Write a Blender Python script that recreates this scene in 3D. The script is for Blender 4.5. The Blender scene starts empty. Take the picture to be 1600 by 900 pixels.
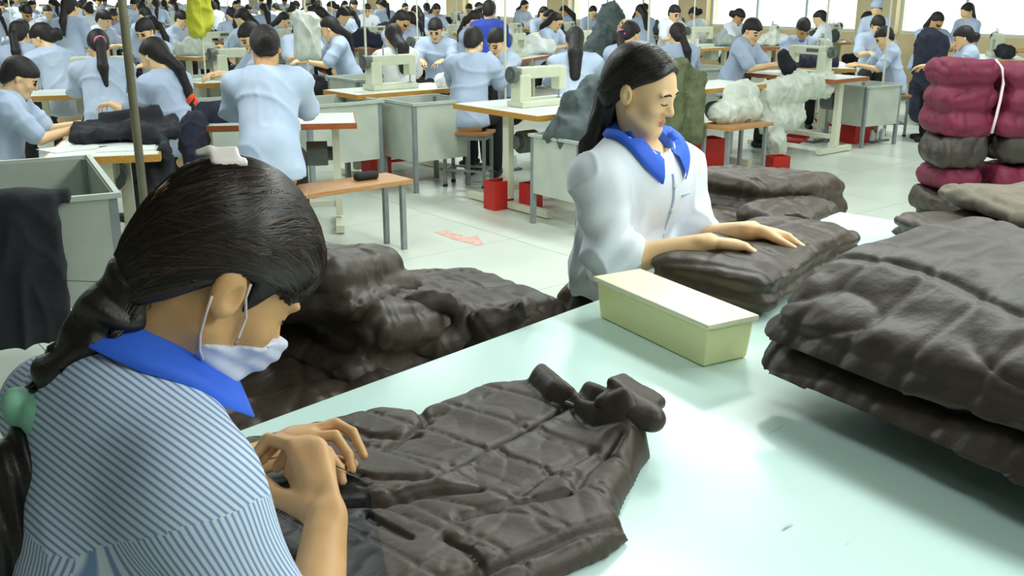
import bpy, math, random
import numpy as np
from mathutils import Matrix, Vector
random.seed(7); RNG = np.random.default_rng(7)
PI = math.pi
SC = bpy.context.scene
COL = SC.collection
V = lambda *a: np.array(a, dtype=float)

# ------------------------------------------------------------------ camera
cam_d = bpy.data.cameras.new('camera'); cam = bpy.data.objects.new('camera', cam_d); COL.objects.link(cam)
cam.location = (0, 0, 1.6)
cam.rotation_euler = (math.radians(90 - 16.8687), 0, 0)
cam_d.sensor_width = 36.0; cam_d.lens = 36.0 * 1550 / 1600
cam_d.clip_start = 0.05; cam_d.clip_end = 300
SC.camera = cam

# ------------------------------------------------------------------ world, lamps, exposure
world = bpy.data.worlds.new('daylight'); SC.world = world; world.use_nodes = True
bg = world.node_tree.nodes['Background']
bg.inputs[0].default_value = (0.90, 0.97, 1.0, 1); bg.inputs[1].default_value = 2.2
SC.view_settings.view_transform = 'Standard'; SC.view_settings.look = 'None'
SC.view_settings.exposure = 0.18; SC.view_settings.gamma = 1.0
SC.view_settings.use_curve_mapping = False

UU = V(-0.6247, 0.7809, 0); VV = V(0.7809, 0.6247, 0)     # the two axes of the hall
def uv(u, v, z=0.0):
    p = u * UU + v * VV; return V(p[0], p[1], z)

def tube_or_fill_lamp(u, v, z, power, lu=2.4, lv=0.5):
    d = bpy.data.lights.new('fluorescent_or_fill_lamp', 'AREA'); d.shape = 'RECTANGLE'; d.size = lu; d.size_y = lv
    d.energy = power; d.color = (0.93, 1.0, 0.96)
    o = bpy.data.objects.new('fluorescent_or_fill_lamp', d); COL.objects.link(o)
    o.location = uv(u, v, z); o.rotation_euler = (0, 0, math.atan2(UU[1], UU[0]))
for u, v, p in ((0.0, 3.4, 120), (2.4, 3.4, 150), (5.0, 1.6, 110), (5.0, 5.4, 130), (1.4, 5.6, 110), (-1.2, 0.6, 42), (-2.6, 3.2, 320),  # last one in this row: added fill lamp, brightens standing woman and box
                (9.0, 0.8, 170), (9.0, 5.5, 190), (9.0, 10.5, 190), (4.5, 10.5, 170),
                (15.0, 3.5, 260), (15.0, 10.0, 260), (22.0, 4.0, 300), (22.0, 11.0, 300), (31.0, 8.0, 420)):
    tube_or_fill_lamp(u, v, 3.3, p * 0.46)

# ------------------------------------------------------------------ materials
def lin(c):
    out = []
    for q in c:
        q = q / 255.0
        out.append(q / 12.92 if q <= 0.04045 else ((q + 0.055) / 1.055) ** 2.4)
    return tuple(out) + (1.0,)
MATS = {}
def mat(name, c, rough=0.6, c2=None, scale=6.0, bump=0.0, bscale=60.0, stretch=(1, 1, 1), metal=0.0, spec=0.5, sheen=0.0,
        detail=4.0, lo=0.35, hi=0.65, coat=0.0, sss=0.0, coord='Object'):
    if name in MATS: return MATS[name]
    m = bpy.data.materials.new(name); m.use_nodes = True
    nt = m.node_tree; b = nt.nodes['Principled BSDF']
    b.inputs['Base Color'].default_value = lin(c); b.inputs['Roughness'].default_value = rough
    b.inputs['Metallic'].default_value = metal; b.inputs['Specular IOR Level'].default_value = spec
    b.inputs['Sheen Weight'].default_value = sheen; b.inputs['Coat Weight'].default_value = coat
    if sss: 
        b.inputs['Subsurface Weight'].default_value = sss; b.inputs['Subsurface Scale'].default_value = 0.01
    if c2 is not None or bump:
        tc = nt.nodes.new('ShaderNodeTexCoord'); mp = nt.nodes.new('ShaderNodeMapping')
        mp.inputs['Scale'].default_value = stretch
        nt.links.new(tc.outputs[coord], mp.inputs[0])
    if c2 is not None:
        n = nt.nodes.new('ShaderNodeTexNoise'); n.inputs['Scale'].default_value = scale; n.inputs['Detail'].default_value = detail
        r = nt.nodes.new('ShaderNodeValToRGB')
        r.color_ramp.elements[0].position = lo; r.color_ramp.elements[1].position = hi
        r.color_ramp.elements[0].color = lin(c); r.color_ramp.elements[1].color = lin(c2)
        nt.links.new(mp.outputs[0], n.inputs['Vector']); nt.links.new(n.outputs['Fac'], r.inputs[0])
        nt.links.new(r.outputs[0], b.inputs['Base Color'])
    if bump:
        n = nt.nodes.new('ShaderNodeTexNoise'); n.inputs['Scale'].default_value = bscale; n.inputs['Detail'].default_value = 3
        bp = nt.nodes.new('ShaderNodeBump'); bp.inputs['Strength'].default_value = bump; bp.inputs['Distance'].default_value = 0.004
        nt.links.new(mp.outputs[0], n.inputs['Vector']); nt.links.new(n.outputs['Fac'], bp.inputs['Height'])
        nt.links.new(bp.outputs[0], b.inputs['Normal'])
    MATS[name] = m; return m

M_skin = mat('skin', (246, 202, 152), 0.5, (250, 210, 164), 18, 0.05, 220, sss=0.12)
M_skin2 = mat('skin_tan', (206, 158, 104), 0.5, (218, 170, 118), 18, 0.05, 220, sss=0.12)
M_lip = mat('lips', (206, 138, 112), 0.45)
M_hair = mat('hair_black', (16, 13, 12), 0.42, (34, 27, 22), 30, 0.35, 90, stretch=(1, 1, 1))
M_strand = mat('hair_strand', (15, 12, 11), 0.34)
_nt = M_strand.node_tree; _a = _nt.nodes.new('ShaderNodeAttribute'); _a.attribute_name = 'shade'; _m = _nt.nodes.new('ShaderNodeMixRGB')
_m.inputs[1].default_value = lin((14, 11, 11)); _m.inputs[2].default_value = lin((74, 56, 42)); _nt.links.new(_a.outputs['Fac'], _m.inputs[0]); _nt.links.new(_m.outputs[0], _nt.nodes['Principled BSDF'].inputs['Base Color'])
M_hairdull = mat('hair_dark', (22, 19, 19), 0.62, (38, 33, 33), 40, 0.4, 120)
M_shirt = mat('shirt_pale_blue', (232, 240, 252), 0.8, (238, 244, 254), 5, 0.12, 40)
M_shirtb = mat('shirt_blue', (174, 191, 219), 0.8, (188, 204, 230), 6, 0.1, 40)
M_shirtc = mat('shirt_blue_grey', (182, 200, 226), 0.8, (198, 212, 236), 6, 0.1, 40)
M_collar = mat('collar_blue', (46, 100, 226), 0.7, (54, 110, 236), 10, 0.06, 200)
M_navy = mat('navy_collar', (44, 56, 130), 0.8)
M_black = mat('trouser_black', (16, 16, 20), 0.85, (24, 24, 28), 12, 0.15, 60)
M_brown = mat('quilted_brown', (60, 50, 41), 0.46, (69, 58, 48), 12, 0.3, 55, spec=0.42)
M_browndark = mat('cuff_hollow_shade', (30, 27, 26), 0.55, (40, 36, 33), 9, 0.2, 50)  # dark colour standing in for the shade inside sleeve cuffs
M_nearblack = mat('near_black', (14, 13, 15), 0.7, (20, 19, 21), 9, 0.2, 50)
M_magenta = mat('quilted_magenta', (98, 11, 46), 0.65, (112, 16, 56), 10, 0.25, 40)
M_brown2 = mat('quilted_dark_brown', (46, 40, 34), 0.55, (58, 50, 42), 10, 0.25, 40)
M_taupe = mat('taupe_cloth', (100, 92, 78), 0.7, (112, 102, 86), 9, 0.2, 50)
M_cord = mat('white_tape', (222, 206, 206), 0.7)
def wrinkle(m, scale, strength, dist=.006, stretch=(1, 1, 1)):   # fine cloth wrinkles on top of the modelled folds
    nt = m.node_tree; b = nt.nodes['Principled BSDF']; old = b.inputs['Normal'].links[0].from_socket if b.inputs['Normal'].links else None
    tc = nt.nodes.new('ShaderNodeTexCoord'); mp = nt.nodes.new('ShaderNodeMapping'); mp.inputs['Scale'].default_value = stretch; n = nt.nodes.new('ShaderNodeTexNoise'); n.noise_type = 'RIDGED_MULTIFRACTAL'
    n.inputs['Scale'].default_value = scale; n.inputs['Detail'].default_value = 3; n.inputs['Distortion'].default_value = .6
    bp = nt.nodes.new('ShaderNodeBump'); bp.inputs['Strength'].default_value = strength; bp.inputs['Distance'].default_value = dist
    nt.links.new(tc.outputs['Object'], mp.inputs[0]); nt.links.new(mp.outputs[0], n.inputs['Vector']); nt.links.new(n.outputs['Fac'], bp.inputs['Height'])
    if old is not None: nt.links.new(old, bp.inputs['Normal'])
    nt.links.new(bp.outputs[0], b.inputs['Normal'])
for _m in (M_brown, M_brown2, M_magenta): wrinkle(_m, 9, .55, .005, (1, 1.6, 1))
for _m in (M_shirt, M_shirtb, M_shirtc): wrinkle(_m, 7, .35, .006, (1, 1, .7))
M_mask = mat('mask_white', (206, 210, 232), 0.8, (214, 218, 238), 20, 0.1, 120)
M_mint = mat('mint_scrunchie', (160, 208, 184), 0.7, (128, 186, 160), 25, 0.3, 60)
M_clip = mat('clip_pink_white', (255, 244, 238), 0.35)
M_box = mat('cream_plastic', (255, 252, 184), 0.35, (255, 252, 192), 5, sss=0.0)
M_lid = mat('cream_plastic_lid', (252, 250, 216), 0.35)
M_metal = mat('grey_paint', (176, 188, 180), 0.5, (190, 200, 192), 7)
M_bin = mat('bin_sheet_metal', (196, 204, 190), 0.5, (180, 190, 180), 5)
M_bingrey = mat('tub_grey', (160, 168, 158), 0.5, (172, 180, 170), 5)
M_steel = mat('steel_leg', (138, 146, 148), 0.42, (150, 158, 160), 9, metal=0.3)
M_cream = mat('cream_stand', (222, 224, 202), 0.5)
M_mach = mat('machine_ivory', (206, 212, 186), 0.4, (216, 220, 198), 8)
M_machd = mat('machine_grey', (92, 100, 96), 0.45)
M_white = mat('laminate_white', (226, 234, 226), 0.35, (236, 242, 236), 6)
M_wood = mat('wood_edge', (184, 134, 52), 0.5, (200, 152, 70), 9, stretch=(1, 8, 8))
M_woodred = mat('wood_edge_red', (150, 82, 40), 0.5, (170, 98, 52), 9, stretch=(1, 8, 8))
M_seat = mat('stool_seat_wood', (190, 144, 92), 0.5, (172, 122, 74), 12, stretch=(1, 9, 9))
M_red = mat('red_paint', (196, 36, 24), 0.5, (176, 28, 20), 8)
M_redline = mat('red_floor_paint', (196, 96, 90), 0.6, (214, 140, 130), 30)
M_arrow = mat('faded_red_paint', (214, 152, 140), 0.6, (222, 196, 182), 24)
M_pole = mat('pole_bronze', (104, 98, 76), 0.45, (116, 110, 88), 9)
M_rubber = mat('rubber_black', (22, 24, 26), 0.7)
M_wallc = mat('wall_cream', (244, 226, 182), 0.7, (238, 214, 164), 2)
M_ceil = mat('ceiling_grey', (132, 134, 130), 0.8)
M_wallw = mat('wall_white', (226, 226, 214), 0.7)
M_olive = mat('cloth_olive', (84, 92, 62), 0.8, (104, 112, 80), 12, 0.3, 40)
M_darkg = mat('cloth_slate', (62, 74, 76), 0.8, (86, 98, 98), 14, 0.4, 40)
M_navyc = mat('cloth_navy', (30, 34, 52), 0.85, (42, 46, 66), 12, 0.4, 40)
M_blackc = mat('cloth_black', (18, 20, 26), 0.85, (30, 32, 40), 12, 0.4, 40)
M_lightc = mat('cloth_light_grey', (196, 204, 190), 0.8, (222, 228, 218), 12, 0.3, 40)
M_whitec = mat('cloth_white', (230, 234, 234), 0.8, (240, 244, 244), 12, 0.3, 40)
M_midg = mat('cloth_grey', (140, 150, 146), 0.8, (160, 170, 164), 12, 0.3, 40)
M_bluec = mat('cloth_royal_blue', (44, 66, 168), 0.8, (58, 82, 190), 12, 0.3, 40)
M_yellowc = mat('cloth_lime', (186, 190, 44), 0.8, (204, 206, 70), 12, 0.3, 40)
M_pink = mat('scrunchie_pink', (238, 130, 176), 0.7)
M_orange = mat('scrunchie_orange', (244, 84, 42), 0.7)
M_paper = mat('paper_white', (222, 228, 226), 0.7)
M_spool = mat('thread_spool', (210, 216, 220), 0.6)
M_glass = None

def node_table():
    m = mat('table_laminate', (214, 238, 230), 0.22, spec=0.5)
    nt = m.node_tree; b = nt.nodes['Principled BSDF']
    tc = nt.nodes.new('ShaderNodeTexCoord')
    # broad unevenness
    n1 = nt.nodes.new('ShaderNodeTexNoise'); n1.inputs['Scale'].default_value = 2.2; n1.inputs['Detail'].default_value = 5
    nt.links.new(tc.outputs['Object'], n1.inputs['Vector'])
    r1 = nt.nodes.new('ShaderNodeValToRGB'); r1.color_ramp.elements[0].position = 0.3; r1.color_ramp.elements[1].position = 0.7
    r1.color_ramp.elements[0].color = lin((206, 238, 232)); r1.color_ramp.elements[1].color = lin((222, 246, 241))
    nt.links.new(n1.outputs['Fac'], r1.inputs[0])
    # short dark scuffs
    mp = nt.nodes.new('ShaderNodeMapping'); mp.inputs['Scale'].default_value = (6, 36, 6); mp.inputs['Rotation'].default_value = (0, 0, 0.9)
    nt.links.new(tc.outputs['Object'], mp.inputs[0])
    n2 = nt.nodes.new('ShaderNodeTexNoise'); n2.inputs['Scale'].default_value = 1.0; n2.inputs['Detail'].default_value = 3
    nt.links.new(mp.outputs[0], n2.inputs['Vector'])
    r2 = nt.nodes.new('ShaderNodeValToRGB'); r2.color_ramp.elements[0].position = 0.72; r2.color_ramp.elements[1].position = 0.78
    nt.links.new(n2.outputs['Fac'], r2.inputs[0])
    mx = nt.nodes.new('ShaderNodeMixRGB'); mx.inputs[2].default_value = lin((120, 136, 132))
    nt.links.new(r1.outputs[0], mx.inputs[1]); nt.links.new(r2.outputs[0], mx.inputs[0])
    nt.links.new(mx.outputs[0], b.inputs['Base Color'])
    return m
M_table = node_table()
M_rust = mat('table_edge_worn', (224, 232, 220), 0.5, (150, 108, 52), 13, lo=0.52, hi=0.6)
M_floor = mat('floor_slab', (204, 215, 203), 0.30, (216, 225, 213), 1.6, detail=6, spec=0.5)
M_joint = mat('floor_joint', (150, 160, 150), 0.7)

def node_stripes():
    m = mat('shirt_striped', (200, 214, 236), 0.8)
    nt = m.node_tree; b = nt.nodes['Principled BSDF']
    at = nt.nodes.new('ShaderNodeAttribute'); at.attribute_name = 'stripe'
    mu = nt.nodes.new('ShaderNodeMath'); mu.operation = 'SINE'
    nt.links.new(at.outputs['Fac'], mu.inputs[0])
    r = nt.nodes.new('ShaderNodeMapRange'); r.inputs[1].default_value = -0.2; r.inputs[2].default_value = 0.7
    nt.links.new(mu.outputs[0], r.inputs[0])
    mx = nt.nodes.new('ShaderNodeMixRGB'); mx.inputs[1].default_value = lin((212, 224, 240)); mx.inputs[2].default_value = lin((122, 150, 194))
    nt.links.new(r.outputs[0], mx.inputs[0]); nt.links.new(mx.outputs[0], b.inputs['Base Color'])
    return m
M_stripe = node_stripes()

# ------------------------------------------------------------------ object helpers
def link(o, parent=None):
    COL.objects.link(o)
    if parent is not None: o.parent = parent
    return o
def tag(o, label=None, cat=None, group=None, kind=None):
    if label: o['label'] = label
    if cat: o['category'] = cat
    if group: o['group'] = group
    if kind: o['kind'] = kind
    return o
def empty(name, loc=(0, 0, 0), rz=0.0):
    o = bpy.data.objects.new(name, None); COL.objects.link(o)
    o.location = tuple(loc); o.rotation_euler = (0, 0, rz); o.empty_display_size = 0.1
    return o
def mesh_np(name, verts, faces, smooth=True):
    me = bpy.data.meshes.new(name)
    verts = np.asarray(verts, dtype=np.float32); faces = np.asarray(faces, dtype=np.int32)
    n, k = faces.shape
    me.vertices.add(len(verts)); me.vertices.foreach_set('co', verts.ravel())
    me.loops.add(n * k); me.loops.foreach_set('vertex_index', faces.ravel())
    me.polygons.add(n); me.polygons.foreach_set('loop_start', np.arange(0, n * k, k, dtype=np.int32))
    if smooth: me.polygons.foreach_set('use_smooth', np.ones(n, dtype=bool))
    me.update(calc_edges=True)
    return me
def obj(name, me, m, parent=None):
    o = bpy.data.objects.new(name, me)
    for q in (m if isinstance(m, (list, tuple)) else [m]):
        if len(me.materials) < (len(m) if isinstance(m, (list, tuple)) else 1): me.materials.append(q)
    return link(o, parent)

class MB:                                   # small hard-surface mesh builder
    def __init__(s): s.v = []; s.f = []
    def box(s, c, size, rz=0.0, taper=1.0, R=None):
        a, b, h = size[0] / 2, size[1] / 2, size[2] / 2
        i = len(s.v); cr, sr = math.cos(rz), math.sin(rz)
        for z, t in ((-h, 1.0), (h, taper)):
            for x, y in ((-a, -b), (a, -b), (a, b), (-a, b)):
                p = V(x * t, y * t, z)
                if R is not None: p = R @ p
                s.v.append((c[0] + p[0] * cr - p[1] * sr, c[1] + p[0] * sr + p[1] * cr, c[2] + p[2]))
        for q in ((3, 2, 1, 0), (4, 5, 6, 7), (0, 1, 5, 4), (1, 2, 6, 5), (2, 3, 7, 6), (3, 0, 4, 7)): s.f.append(tuple(i + k for k in q))
        return s
    def bar(s, a, b, r, n=8, r2=None):      # a straight round bar
        a, b = V(*a), V(*b); d = b - a; d = d / np.linalg.norm(d)
        t = V(0, 0, 1) if abs(d[2]) < 0.9 else V(1, 0, 0)
        e1 = np.cross(d, t); e1 /= np.linalg.norm(e1); e2 = np.cross(d, e1); i = len(s.v)
        for p, rr in ((a, r), (b, r if r2 is None else r2)):
            for k in range(n):
                w = 2 * PI * k / n; s.v.append(tuple(p + rr * (math.cos(w) * e1 + math.sin(w) * e2)))
        for k in range(n): s.f.append((i + k, i + (k + 1) % n, i + n + (k + 1) % n, i + n + k))
        s.f.append(tuple(i + k for k in range(n))[::-1]); s.f.append(tuple(i + n + k for k in range(n)))
        return s
    def tube(s, pts, r, n=6):
        pts = [V(*p) for p in pts]; i0 = len(s.v)
        for j, p in enumerate(pts):
            d = pts[min(j + 1, len(pts) - 1)] - pts[max(j - 1, 0)]; d = d / (np.linalg.norm(d) + 1e-9)
            t = V(0, 0, 1) if abs(d[2]) < 0.9 else V(1, 0, 0)
            e1 = np.cross(d, t); e1 /= np.linalg.norm(e1); e2 = np.cross(d, e1)
            rr = r[j] if isinstance(r, (list, tuple)) else r
            for k in range(n):
                w = 2 * PI * k / n; s.v.append(tuple(p + rr * (math.cos(w) * e1 + math.sin(w) * e2)))
        for j in range(len(pts) - 1):
            for k in range(n):
                a = i0 + j * n; s.f.append((a + k, a + (k + 1) % n, a + n + (k + 1) % n, a + n + k))
        s.f.append(tuple(i0 + k for k in range(n))[::-1]); e = i0 + (len(pts) - 1) * n; s.f.append(tuple(e + k for k in range(n)))
        return s
    def mesh(s, name, smooth=False, bevel=0.0):
        me = bpy.data.meshes.new(name); me.from_pydata(s.v, [], s.f); me.update()
        if bevel:
            import bmesh
            bm = bmesh.new(); bm.from_mesh(me)
            bmesh.ops.bevel(bm, geom=list(bm.edges), offset=bevel, segments=2, affect='EDGES', profile=0.6, clamp_overlap=True)
            bm.to_mesh(me); bm.free()
        if smooth or bevel:
            for p in me.polygons: p.use_smooth = smooth
        return me
    def build(s, name, m, parent=None, smooth=False, bevel=0.0):
        return obj(name, s.mesh(name, smooth, bevel), m, parent)

def copy_tree(o, parent=None):
    c = o.copy(); COL.objects.link(c)
    if parent is not None: c.parent = parent
    for ch in list(o.children):
        d = ch.copy(); COL.objects.link(d); d.parent = c
        for g in list(ch.children):
            e = g.copy(); COL.objects.link(e); e.parent = d
    return c

# ------------------------------------------------------------------ implicit surfaces (smooth unions meshed with surface nets)
def smin(a, b, k):
    if k <= 0: return np.minimum(a, b)
    h = np.clip(0.5 + 0.5 * (a - b) / k, 0, 1)
    return a * (1 - h) + b * h - k * h * (1 - h)
class Field:
    def __init__(s, lo, hi, h):
        s.lo = np.array(lo, float); s.h = h
        s.n = np.ceil((np.array(hi, float) - s.lo) / h).astype(int) + 1
        s.ax = [(s.lo[i] + h * np.arange(s.n[i])).astype(np.float32) for i in range(3)]
        s.D = np.full(tuple(s.n), 9.0, dtype=np.float32)
    def blk(s, lo, hi):
        a = np.clip(np.floor((np.array(lo) - s.lo) / s.h).astype(int), 0, s.n); b = np.clip(np.ceil((np.array(hi) - s.lo) / s.h).astype(int) + 1, 0, s.n)
        sl = tuple(slice(a[i], b[i]) for i in range(3))
        return sl, s.ax[0][sl[0]][:, None, None], s.ax[1][sl[1]][None, :, None], s.ax[2][sl[2]][None, None, :]
    def apply(s, prim, k=0.01, op='add'):
        fn, lo, hi = prim; m = k + 2.5 * s.h
        sl, X, Y, Z = s.blk(np.array(lo) - m, np.array(hi) + m)
        d = s.D[sl]
        if d.size == 0: return s
        e = fn(X, Y, Z).astype(np.float32)
        s.D[sl] = smin(d, e, k) if op == 'add' else -smin(-d, e, k)
        return s
    def add(s, prim, k=0.01): return s.apply(prim, k, 'add')
    def cut(s, prim, k=0.005): return s.apply(prim, k, 'cut')
    def full(s, fn):
        X, Y, Z = s.ax[0][:, None, None], s.ax[1][None, :, None], s.ax[2][None, None, :]
        s.D = fn(s.D, X, Y, Z).astype(np.float32); return s
    def mesh(s):
        D = s.D; S = D < 0
        c = np.zeros(tuple(s.n - 1), np.int8)
        for i in (0, 1):
            for j in (0, 1):
                for k in (0, 1):
                    c += S[i:s.n[0] - 1 + i, j:s.n[1] - 1 + j, k:s.n[2] - 1 + k]
        act = np.argwhere((c > 0) & (c < 8))
        idx = np.full(tuple(s.n - 1), -1, np.int32); idx[act[:, 0], act[:, 1], act[:, 2]] = np.arange(len(act))
        acc = np.zeros((len(act), 3)); cnt = np.zeros(len(act))
        off = [(i, j, k) for i in (0, 1) for j in (0, 1) for k in (0, 1)]
        val = {o: D[act[:, 0] + o[0], act[:, 1] + o[1], act[:, 2] + o[2]] for o in off}
        for o in off:
            for a in range(3):
                if o[a] == 0:
                    q = list(o); q[a] = 1; q = tuple(q)
                    x, y = val[o], val[q]; m = (x < 0) != (y < 0)
                    t = np.where(m, x / np.where(m, x - y, 1), 0)
                    p = np.tile(np.array(o, float), (len(act), 1)); p[:, a] = t
                    acc[m] += p[m]; cnt[m] += 1
        v = s.lo + s.h * (act + acc / cnt[:, None])
        F = []
        for a in range(3):
            b, e = (a + 1) % 3, (a + 2) % 3
            s0 = [slice(1, -1)] * 3; s0[a] = slice(0, -1); s1 = list(s0); s1[a] = slice(1, None)
            A, B = S[tuple(s0)], S[tuple(s1)]
            for pos, cond in ((True, A & ~B), (False, ~A & B)):
                g = np.argwhere(cond)
                if not len(g): continue
                for ax_ in (b, e): g[:, ax_] += 1
                def at(db, de):
                    q = g.copy(); q[:, b] += db; q[:, e] += de; return idx[q[:, 0], q[:, 1], q[:, 2]]
                q = np.stack([at(-1, -1), at(0, -1), at(0, 0), at(-1, 0)], 1)
                F.append(q if pos else q[:, ::-1])
        F = np.concatenate(F); F = F[(F >= 0).all(1)]
        return v, F
def normals(v, F):
    n = np.cross(v[F[:, 2]] - v[F[:, 0]], v[F[:, 3]] - v[F[:, 1]]); N = np.zeros_like(v)
    for k in range(4): np.add.at(N, F[:, k], n)
    return N / (np.linalg.norm(N, axis=1, keepdims=True) + 1e-12)
def smooth(v, F, it=1, w=0.5):
    for _ in range(it):
        acc = np.zeros_like(v); cnt = np.zeros(len(v))
        for k in range(4):
            a, b = F[:, k], F[:, (k + 1) % 4]
            np.add.at(acc, a, v[b]); np.add.at(cnt, a, 1)
        v = v * (1 - w) + w * acc / np.maximum(cnt, 1)[:, None]
    return v
def wob(p, k, seed, n=7):                    # cheap smooth noise, about -1..1
    r = np.random.default_rng(seed); o = 0
    for i in range(n):
        d = r.normal(size=3); d /= np.linalg.norm(d); f = k * r.uniform(0.6, 1.7)
        o = o + np.sin(p[..., 0] * d[0] * f + p[..., 1] * d[1] * f + p[..., 2] * d[2] * f + r.uniform(0, 6.28) + 0.8 * np.sin(p[..., (i % 3)] * f * 0.6 + i))
    return o / (0.62 * n)
def crease(v, k, seed, w=.10):               # long sharp wrinkles along the level lines of a smooth field
    return np.exp(-np.abs(wob(v, k, seed)) / w)
def wobg(X, Y, Z, k, seed, n=5):
    r = np.random.default_rng(seed); o = 0
    for i in range(n):
        d = r.normal(size=3); d /= np.linalg.norm(d); f = k * r.uniform(0.6, 1.7)
        o = o + np.sin(X * d[0] * f + Y * d[1] * f + Z * d[2] * f + r.uniform(0, 6.28))
    return o / (0.62 * n)

def rc(a, b, ra, rb=None):                   # tapered capsule
    a, b = V(*a), V(*b); rb = ra if rb is None else rb; d = b - a; L = float(d @ d) + 1e-12; m = max(ra, rb)
    def fn(X, Y, Z):
        x, y, z = X - a[0], Y - a[1], Z - a[2]
        t = np.clip((x * d[0] + y * d[1] + z * d[2]) / L, 0, 1)
        return np.sqrt((x - t * d[0]) ** 2 + (y - t * d[1]) ** 2 + (z - t * d[2]) ** 2) - (ra + (rb - ra) * t)
    return fn, np.minimum(a, b) - m, np.maximum(a, b) + m
def rce(a, b, ra, rb, axis, q):              # tapered capsule flattened along axis by factor q (<1)
    a, b = V(*a), V(*b); d0 = b - a; m = max(ra, rb); ax = V(*axis) / np.linalg.norm(V(*axis)); g = 1 / q - 1
    d = d0 + g * (d0 @ ax) * ax; L = float(d @ d) + 1e-12
    def fn(X, Y, Z):
        x, y, z = X - a[0], Y - a[1], Z - a[2]; s = g * (x * ax[0] + y * ax[1] + z * ax[2])
        x, y, z = x + s * ax[0], y + s * ax[1], z + s * ax[2]
        t = np.clip((x * d[0] + y * d[1] + z * d[2]) / L, 0, 1)
        return (np.sqrt((x - t * d[0]) ** 2 + (y - t * d[1]) ** 2 + (z - t * d[2]) ** 2) - (ra + (rb - ra) * t)) * (0.5 + 0.5 * q)
    return fn, np.minimum(a, b) - m, np.maximum(a, b) + m
def ell(c, r, R=None):
    c, r = V(*c), V(*r); R = np.eye(3) if R is None else np.array(R); m = np.sqrt((R ** 2 * r[None, :] ** 2).sum(1))
    def fn(X, Y, Z):
        x, y, z = X - c[0], Y - c[1], Z - c[2]
        l = [x * R[0, i] + y * R[1, i] + z * R[2, i] for i in range(3)]
        k0 = np.sqrt(sum((l[i] / r[i]) ** 2 for i in range(3))); k1 = np.sqrt(sum((l[i] / r[i] ** 2) ** 2 for i in range(3)))
        return k0 * (k0 - 1) / (k1 + 1e-9)
    return fn, c - m, c + m
def bxp(c, hs, R=None, rnd=0.01):
    c, hs = V(*c), V(*hs); R = np.eye(3) if R is None else np.array(R); m = (np.abs(R) * hs[None, :]).sum(1) + rnd
    def fn(X, Y, Z):
        x, y, z = X - c[0], Y - c[1], Z - c[2]
        q = [np.abs(x * R[0, i] + y * R[1, i] + z * R[2, i]) - hs[i] + rnd for i in range(3)]
        o = np.sqrt(sum(np.maximum(t, 0) ** 2 for t in q)); return o + np.minimum(np.maximum(np.maximum(q[0], q[1]), q[2]), 0) - rnd
    return fn, c - m, c + m
def bounds(prims, m):
    return np.min([p[1] for p in prims], 0) - m, np.max([p[2] for p in prims], 0) + m
def blend(prims, h, m=0.03):                 # prims: list of (prim, k)
    lo, hi = bounds([p for p, k in prims], m); f = Field(lo, hi, h)
    for p, k in prims: f.add(p, k)
    return f
def seg_dist(p, a, b):
    d = b - a; t = np.clip(((p - a) @ d) / (d @ d + 1e-12), 0, 1); return np.linalg.norm(p - a - t[:, None] * d, axis=1)
Field.pad = 0.0
def _apply(s, prim, k=0.01, op='add'):
    fn, lo, hi = prim; m = k + 2.5 * s.h + s.pad
    sl, X, Y, Z = s.blk(np.array(lo) - m, np.array(hi) + m)
    d = s.D[sl]
    if d.size == 0: return s
    e = fn(X, Y, Z).astype(np.float32)
    s.D[sl] = smin(d, e, k) if op == 'add' else -smin(-d, e, k)
    return s
Field.apply = _apply
def _sample(s, p):
    g = (p - s.lo) / s.h; g = np.clip(g, 0, s.n - 1.001); i = g.astype(int); t = g - i; o = 0
    for a in (0, 1):
        for b in (0, 1):
            for c in (0, 1):
                w = (t[:, 0] if a else 1 - t[:, 0]) * (t[:, 1] if b else 1 - t[:, 1]) * (t[:, 2] if c else 1 - t[:, 2])
                o = o + w * s.D[i[:, 0] + a, i[:, 1] + b, i[:, 2] + c]
    return o
Field.sample = _sample
def _grad(s, p, e=0.006):
    g = np.stack([s.sample(p + V(*d) * e) - s.sample(p - V(*d) * e) for d in ((1, 0, 0), (0, 1, 0), (0, 0, 1))], 1)
    return g / (np.linalg.norm(g, axis=1, keepdims=True) + 1e-9)
def _project(s, p, off=0.0, it=6, only_out=False):
    p = p.copy()
    for _ in range(it):
        d = s.sample(p) - off
        if only_out: d = np.minimum(d, 0)
        d = np.clip(d, -0.03, 0.03); p -= s.grad(p) * d[:, None] * 0.8
    return p
Field.grad = _grad; Field.project = _project

def frame(phi, pitch=0.0, roll=0.0):         # columns: right, forward, up
    p, t, r = math.radians(phi), math.radians(pitch), math.radians(roll)
    h = V(math.cos(p), math.sin(p), 0); rt = V(math.sin(p), -math.cos(p), 0); z = V(0, 0, 1)
    y = math.cos(t) * h - math.sin(t) * z; u = math.cos(t) * z + math.sin(t) * h
    x2 = math.cos(r) * rt + math.sin(r) * u; u2 = math.cos(r) * u - math.sin(r) * rt
    return np.stack([x2, y, u2], 1)

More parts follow.
